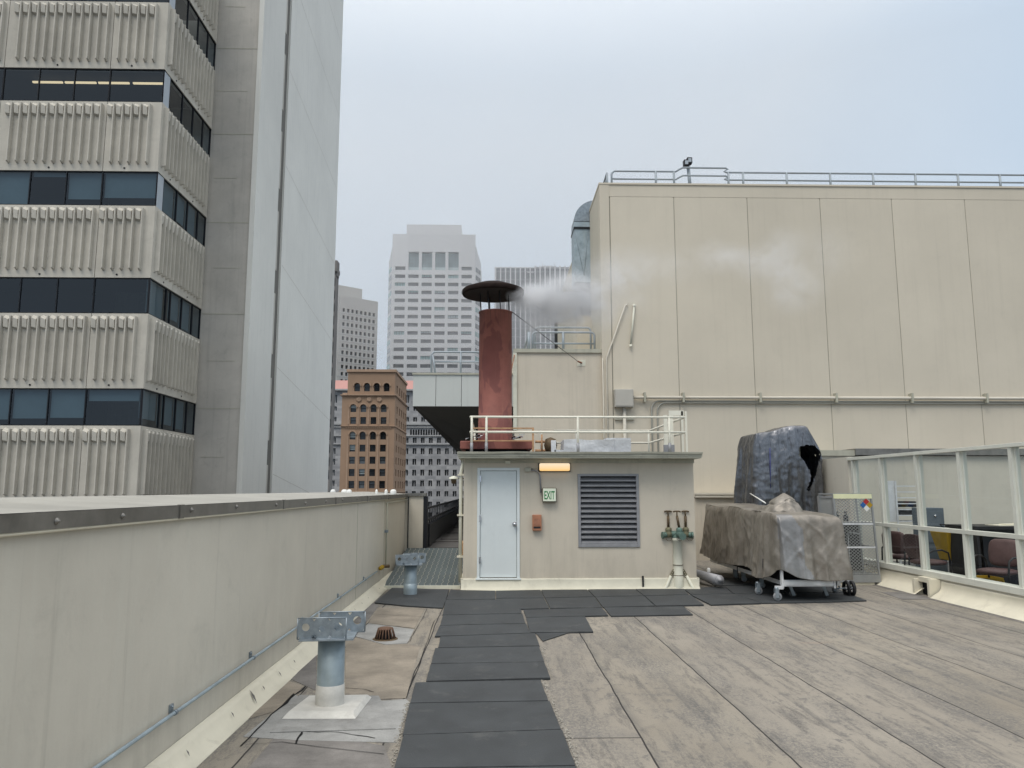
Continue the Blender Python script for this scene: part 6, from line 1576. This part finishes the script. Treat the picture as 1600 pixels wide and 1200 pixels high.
far_windows(ht, fpl(hx0, YH), rects, .5, lambda i, r: PG[4] if i % 4 else PG[0], (1, 0), bar=.13, fm=mat('pale_frame', (.30, .30, .30), .7), limit=100)
b = MB()
for (t, bb, d) in ((225, 236, 1.0), (468, 480, .5), (494, 500, .35), (615, 622, .5), (556, 562, .3)):
    b.box(hx0, hx1, YH - d, YH - .01, HV(hr_(bb)), HV(hr_(t)))
b.build('cornice', mat('stone_trim', (.38, .38, .375), .8, var=.1, scale=.8), ht)
# arcade of small arched openings
PH = fpl(hx0, YH)
ua = 632
for k in range(-25, 18):
    c = HU(hc_(655 + k * 18.6)) - hx0; w2 = .20; z0, z1_ = HV(hr_(552)), HV(hr_(518))
    if not (640 < hc_(655 + k * 18.6) * 1 < 700 or hc_(655 + k * 18.6) < 540): continue
    pts = [PH(c - w2, .04, z0), PH(c + w2, .04, z0)] + [PH(c + w2 * math.cos(R(a)), .04, z1_ + w2 * math.sin(R(a))) for a in range(0, 181, 30)]
    MB().add(pts, [tuple(range(len(pts)))]).build('arcade_window', PG[4], ht)
MB().box(hx0, hx1, YH + 1, YH + 30, -45, zhtop - .1).build('hotel_core', DARK, ht)
PINK = mat('pink_roof', (.50, .27, .24), .8, var=.06, scale=.5)
MB().extr([(hx0, YH - .2, HV(609)), (hx0, YH + 1.6, HV(593.5)), (hx0, YH + 28, HV(593.5)), (hx0, YH + 29, HV(609))], (0, 0, 0), (hx1 - hx0, 0, 0)).build('roof', PINK, ht)
b = MB()
for k in range(90):
    x = hx0 + (hx1 - hx0) * k / 90; b.box(x, x + .35, YH - .8, YH - .21, HV(610.5), HV(608.6))
b.build('roof_tiles_edge', RUST, ht)
# --- tan brick building with arches
YN = 150.0
TANB = mat('tan_brick', (.32, .215, .145), .85, var=.08, scale=.2, streak=.15, streakc=(.26, .15, .09), dirt=.1)
TANT = mat('tan_trim', (.36, .25, .175), .85, var=.1, scale=.5)
tb_ = thing('brick_building', 'tan brick building with tiers of arched windows', 'building', (px(576, YN, 680), YN, -45))
def NU(u, v=690): return px(u, YN, v)
def NV(v): return pz(v, YN, 576)
nx0, nx1 = NU(532.5), NU(615.8)
PN = fpl(nx0, YN)
def nc(x): return 500 + x * .21667
cN = [(NU(nc(c - 21)) - nx0, NU(nc(c + 21)) - nx0) for c in (234, 307, 381, 454)]
nrows = [(NV(nr_b), NV(nr_t)) for nr_t, nr_b in ((hr_(333), hr_(387)), (hr_(423), hr_(473)), (hr_(530), hr_(585)), (hr_(622), hr_(672)), (hr_(708), hr_(760)), (hr_(797), hr_(849)), (hr_(883), hr_(937)), (hr_(972), hr_(1024)), (hr_(1060), hr_(1112)))]
zNb = NV(hr_(262))
facade(tb_, TANB, PN, nx1 - nx0, -45, zNb, cN, nrows, .45)
uc = [(NU(nc(c - 20.5), 600) - nx0, NU(nc(c + 20.5), 600) - nx0) for c in (267, 338, 409, 480)]
ux0 = NU(543, 600); zNt = NV(581)
PN2 = lambda a, d, z: (nx0 + a, YN + .25 - d, z)
b = facade(tb_, TANB, lambda a, d, z: (ux0 + a, YN + .25 - d, z), nx1 - .1 - ux0, zNb, zNt, [(c[0] + nx0 - ux0, c[1] + nx0 - ux0) for c in uc], [(NV(hr_(236)), NV(hr_(178)))], .45)
def arch_fill(P, c, ztop, m, ring=True):
    """corners above a round head plus a projecting ring"""
    c0, c1 = c; r = (c1 - c0) / 2; cx = (c0 + c1) / 2; zc = ztop - r; b = MB()
    for s in (-1, 1):
        pts = [P(cx + s * r, .03, ztop + .02)] + [P(cx + s * r * math.cos(R(a)), .03, zc + r * math.sin(R(a))) for a in range(0, 91, 15)]
        b.add(pts + [P(cx, .03, ztop + .02)], [tuple(range(len(pts) + 1))])
    b.build('arch_head', m, tb_)
    if ring:
        b = MB(); n = 12
        for i in range(n):
            a0, a1 = math.pi * i / n, math.pi * (i + 1) / n; q = []
            for (rr, d) in ((r * 1.12, .28), (r * 1.5, .28)):
                q.append([P(cx + rr * math.cos(a), d, zc + rr * math.sin(a)) for a in (a0, a1)])
            b.add([q[0][0], q[1][0], q[1][1], q[0][1]], [(0, 1, 2, 3)])
            o0 = P(cx + r * 1.5 * math.cos(a0), 0, zc + r * 1.5 * math.sin(a0)); o1 = P(cx + r * 1.5 * math.cos(a1), 0, zc + r * 1.5 * math.sin(a1)); b.add([q[1][0], o0, o1, q[1][1]], [(0, 1, 2, 3)])
            i0 = P(cx + r * 1.12 * math.cos(a0), 0, zc + r * 1.12 * math.sin(a0)); i1 = P(cx + r * 1.12 * math.cos(a1), 0, zc + r * 1.12 * math.sin(a1)); b.add([i0, q[0][0], q[0][1], i1], [(0, 1, 2, 3)])
        b.build('arch_ring', TANT, tb_)
for c in cN: arch_fill(PN, c, nrows[0][1], TANB); arch_fill(PN, c, nrows[2][1], TANB)
for c in uc: arch_fill(PN2, c, NV(hr_(178)), TANB)
random.seed(5)
def nsel(i, r):
    t = random.random(); return PG[4] if t < .5 else (PG[4], random.choice((.3, .5)), PG[3]) if t < .72 else PG[1] if t < .85 else (PG[0], .55, PG[1])
far_windows(tb_, PN, [(c[0], c[1], r[0], r[1]) for r in nrows for c in cN], .45, nsel, (0, 1), bar=.05)
far_windows(tb_, PN2, [(c[0], c[1], NV(hr_(236)), NV(hr_(178))) for c in uc], .45, nsel, (0, 1), bar=.05)
# piers, bands, cornices
b = MB()
edges = [cN[0][0] - .35] + [(cN[i][1] + cN[i + 1][0]) / 2 for i in range(3)] + [cN[3][1] + .35]
for e in edges:
    b.box(nx0 + e - .16, nx0 + e + .16, YN - .12, YN - .005, -45, nrows[2][1] - .9); b.box(nx0 + e - .14, nx0 + e + .14, YN - .12, YN - .005, NV(hr_(478)), nrows[0][1] - .9)
b.build('pilasters', TANT, tb_)
b = MB()
for (y, h, d) in ((262, 6, .45), (270, 4, .25), (486, 5, .3), (958, 6, .25)):
    b.box(nx0 - d * .6, nx1 + d * .6, YN - d, YN + 20, NV(hr_(y + h)), NV(hr_(y)))
b.box(ux0 - .25, nx1 + .15, YN - .05, YN + 20, zNt - .001, zNt + .5).box(nx0, ux0 - .05, YN + .3, YN + 20, zNb - .3, zNb + .4)
b.build('cornice', TANT, tb_)
b = MB()
for k in range(22):
    x = nx0 + .9 + k * (nx1 - nx0 - 1.8) / 21; b.box(x, x + .22, YN - .2, YN - .004, NV(hr_(505)), NV(hr_(497)))
b.build('corbel_row', TANT, tb_)
for cxm in (273, 348, 422):
    x = NU(nc(cxm)); MB().lathe((x, YN, NV(hr_(297))), [(.55, .0), (.5, -.15), (.2, -.2), (0, -.1)], 12, axis='y').build('roundel', TANT, tb_)
# side wall with narrow windows
YN2 = pt(634.5, 690, X=nx1).y
PS = lambda a, d, z: (nx1 + d, YN + a, z)
LN = YN2 - YN
sc_l = [(LN * k, LN * k + 1.5) for k in (.14, .34, .52, .70, .86)]
facade(tb_, TANB, PS, LN, -45, zNb, sc_l, nrows, .35)
far_windows(tb_, PS, [(c[0], c[1], r[0], r[1]) for r in nrows for c in sc_l], .35, lambda i, r: PG[4], (0, 1), bar=.05)
PS2 = lambda a, d, z: (nx1 - .1 + d, YN + .25 + a, z)
facade(tb_, TANB, PS2, LN - .5, zNb, zNt, sc_l, [(NV(hr_(236)), NV(hr_(178)))], .35)
far_windows(tb_, PS2, [(c[0], c[1], NV(hr_(236)), NV(hr_(178))) for c in sc_l], .35, lambda i, r: PG[4], (0, 0))
MB().box(nx0, nx1 - .6, YN + .8, YN2, -45, zNb - .2).box(ux0 + .5, nx1 - .7, YN + 1, YN2 - .6, zNb - .2, zNt - .1).build('core', DARK, tb_)
MB().box(nx0, nx0 + .4, YN + .02, YN2, -45, zNb - .02).box(ux0 + .01, ux0 + .4, YN + .3, YN2, zNb, zNt - .02).build('left_wall', TANB, tb_)
# ------------------------------------------------------------------ steam
def steam():
    x0, x1, y0, y1, z0, z1_ = -.1, 8.2, 14.7, 16.9, 3.9, 8.6
    y0 = 14.75
    o = MB().box(x0, x1, y0, y1, z0, z1_)
    m = bpy.data.materials.new('steam'); m.use_nodes = True; nt = m.node_tree; nt.nodes.clear()
    out = N(nt, 'ShaderNodeOutputMaterial'); vol = N(nt, 'ShaderNodeVolumePrincipled')
    vol.inputs['Color'].default_value = (.97, .98, 1, 1); vol.inputs['Anisotropy'].default_value = .1
    P = pos(nt); nz = N(nt, 'ShaderNodeTexNoise'); nz.inputs['Scale'].default_value = 1.1; nz.inputs['Detail'].default_value = 3; L(nt, P, nz.inputs['Vector'])
    off = N(nt, 'ShaderNodeVectorMath', operation='SUBTRACT'); L(nt, nz.outputs['Color'], off.inputs[0]); off.inputs[1].default_value = (.5, .5, .5)
    sc2 = N(nt, 'ShaderNodeVectorMath', operation='SCALE'); L(nt, off.outputs[0], sc2.inputs[0]); sc2.inputs[3].default_value = .55
    wp = N(nt, 'ShaderNodeVectorMath', operation='ADD'); L(nt, P, wp.inputs[0]); L(nt, sc2.outputs[0], wp.inputs[1])
    acc = None
    yc_ = 15.6
    def blob(u, v, ru, rv, s, yy=yc_):
        nonlocal acc
        c = pt(u, v, Y=yy); k = yy / F
        mp = N(nt, 'ShaderNodeMapping', vector_type='POINT')
        sx, sy, sz = 1 / (ru * k), 1 / .55, 1 / (rv * k)
        mp.inputs['Scale'].default_value = (sx, sy, sz); mp.inputs['Location'].default_value = (-c.x * sx, -c.y * sy, -c.z * sz)
        L(nt, wp.outputs[0], mp.inputs[0]); g = N(nt, 'ShaderNodeTexGradient', gradient_type='SPHERICAL'); L(nt, mp.outputs[0], g.inputs[0])
        d = mth(nt, 'MULTIPLY', mth(nt, 'POWER', g.outputs['Fac'], 1.4), s)
        acc = d if acc is None else mth(nt, 'ADD', acc, d)
    blob(808, 455, 20, 18, 7.5, 15.0); blob(828, 462, 34, 30, 7.5, 15.2); blob(858, 470, 54, 52, 7.5); blob(893, 468, 58, 50, 6.5); blob(850, 500, 55, 30, 2.0)
    blob(915, 485, 55, 55, 1.6); blob(955, 445, 85, 75, .9); blob(1040, 415, 95, 45, .28); blob(985, 420, 65, 50, .4)
    blob(1125, 400, 60, 30, .55); blob(1190, 410, 75, 36, .75); blob(1238, 445, 60, 60, .65); blob(1222, 385, 45, 50, .35); blob(1290, 400, 70, 60, .22)
    n2 = noi(nt, pos(nt), 2.3, 8, .66, .9)
    dens = mth(nt, 'MULTIPLY', acc, mth(nt, 'ADD', mth(nt, 'MULTIPLY', ramp(nt, n2, .36, .68), 2.3), .16))
    L(nt, dens, vol.inputs['Density'])
    L(nt, vol.outputs[0], out.inputs['Volume'])
    s = o.build('steam_cloud', m)
    tag(s, 'white steam drifting right from the chimney cap in front of the panel building', 'steam'); s['kind'] = 'stuff'
    s.visible_shadow = True
    return s
steam()
# ------------------------------------------------------------------ haze bank around the far towers
def haze():
    o = MB().box(-160, 160, 215, 500, 44, 230)
    m = bpy.data.materials.new('haze'); m.use_nodes = True; nt = m.node_tree; nt.nodes.clear()
    out = N(nt, 'ShaderNodeOutputMaterial'); v = N(nt, 'ShaderNodeVolumeScatter'); v.inputs['Color'].default_value = (.98, .99, 1, 1); v.inputs['Density'].default_value = .003
    L(nt, v.outputs[0], out.inputs['Volume']); s = o.build('low_cloud', m); s['kind'] = 'structure'; return s
haze()
# ------------------------------------------------------------------ sky and sun
SUN_EL, SUN_AZ = 58, -35      # degrees; azimuth measured from +Y towards +X
w = bpy.data.worlds.new('World'); sc.world = w; w.use_nodes = True; nt = w.node_tree
bg = nt.nodes['Background']; bg.inputs['Strength'].default_value = .1
sky = N(nt, 'ShaderNodeTexSky', sky_type='NISHITA'); sky.sun_disc = False; sky.sun_elevation = R(SUN_EL); sky.sun_rotation = R(180 + 30)
sky.dust_density = 4; sky.air_density = 1
tc = N(nt, 'ShaderNodeTexCoord'); s_ = N(nt, 'ShaderNodeSeparateXYZ'); L(nt, tc.outputs['Generated'], s_.inputs[0])
rp2 = N(nt, 'ShaderNodeValToRGB'); cr = rp2.color_ramp
cr.elements[0].position = 0.0; cr.elements[0].color = (.58, .69, .80, 1)
cr.elements[1].position = 1.0; cr.elements[1].color = (1, 1, 1, 1)
for p, c in ((.12, (.55, .675, .81, 1)), (.30, (.59, .70, .82, 1)), (.50, (.61, .71, .82, 1)), (.72, (1.0, 1.0, 1.0, 1))):
    e = cr.elements.new(p); e.color = c
L(nt, s_.outputs[2], rp2.inputs[0])
cl = N(nt, 'ShaderNodeTexNoise'); cl.inputs['Scale'].default_value = 2.3; cl.inputs['Detail'].default_value = 5; cl.inputs['Roughness'].default_value = .5; L(nt, tc.outputs['Generated'], cl.inputs['Vector'])
cm = ramp(nt, cl.outputs[0], .42, .66, (.96, .97, .985, 1), (1.04, 1.03, 1.02, 1))
oc = mix(nt, 1.0, rp2.outputs[0], cm, 'MULTIPLY')
zen = N(nt, 'ShaderNodeMapRange'); zen.inputs[1].default_value = .48; zen.inputs[2].default_value = .95; zen.inputs[3].default_value = 10.0; zen.inputs[4].default_value = 21.0; L(nt, s_.outputs[2], zen.inputs[0])
oc2 = N(nt, 'ShaderNodeVectorMath', operation='SCALE'); L(nt, oc, oc2.inputs[0]); L(nt, zen.outputs[0], oc2.inputs[3])
fin = mix(nt, .98, sky.outputs[0], oc2.outputs[0])
L(nt, fin, bg.inputs['Color'])
sl = bpy.data.lights.new('sun', 'SUN'); sl.energy = 1.35; sl.angle = R(25); sl.color = (1, .945, .87)
so_ = bpy.data.objects.new('sun', sl); col.objects.link(so_)
az = R(210); d = Vector((math.sin(az) * math.cos(R(SUN_EL)), math.cos(az) * math.cos(R(SUN_EL)), math.sin(R(SUN_EL))))
so_.rotation_euler = d.to_track_quat('Z', 'Y').to_euler(); so_.location = (0, 0, 30)
sc.view_settings.view_transform = 'Standard'; sc.view_settings.look = 'None'; sc.view_settings.exposure = 0
sc.cycles.use_denoising = True; sc.cycles.volume_bounces = 1; sc.cycles.transparent_max_bounces = 16; sc.cycles.max_bounces = 8
sc.cycles.volume_step_rate = 1.0
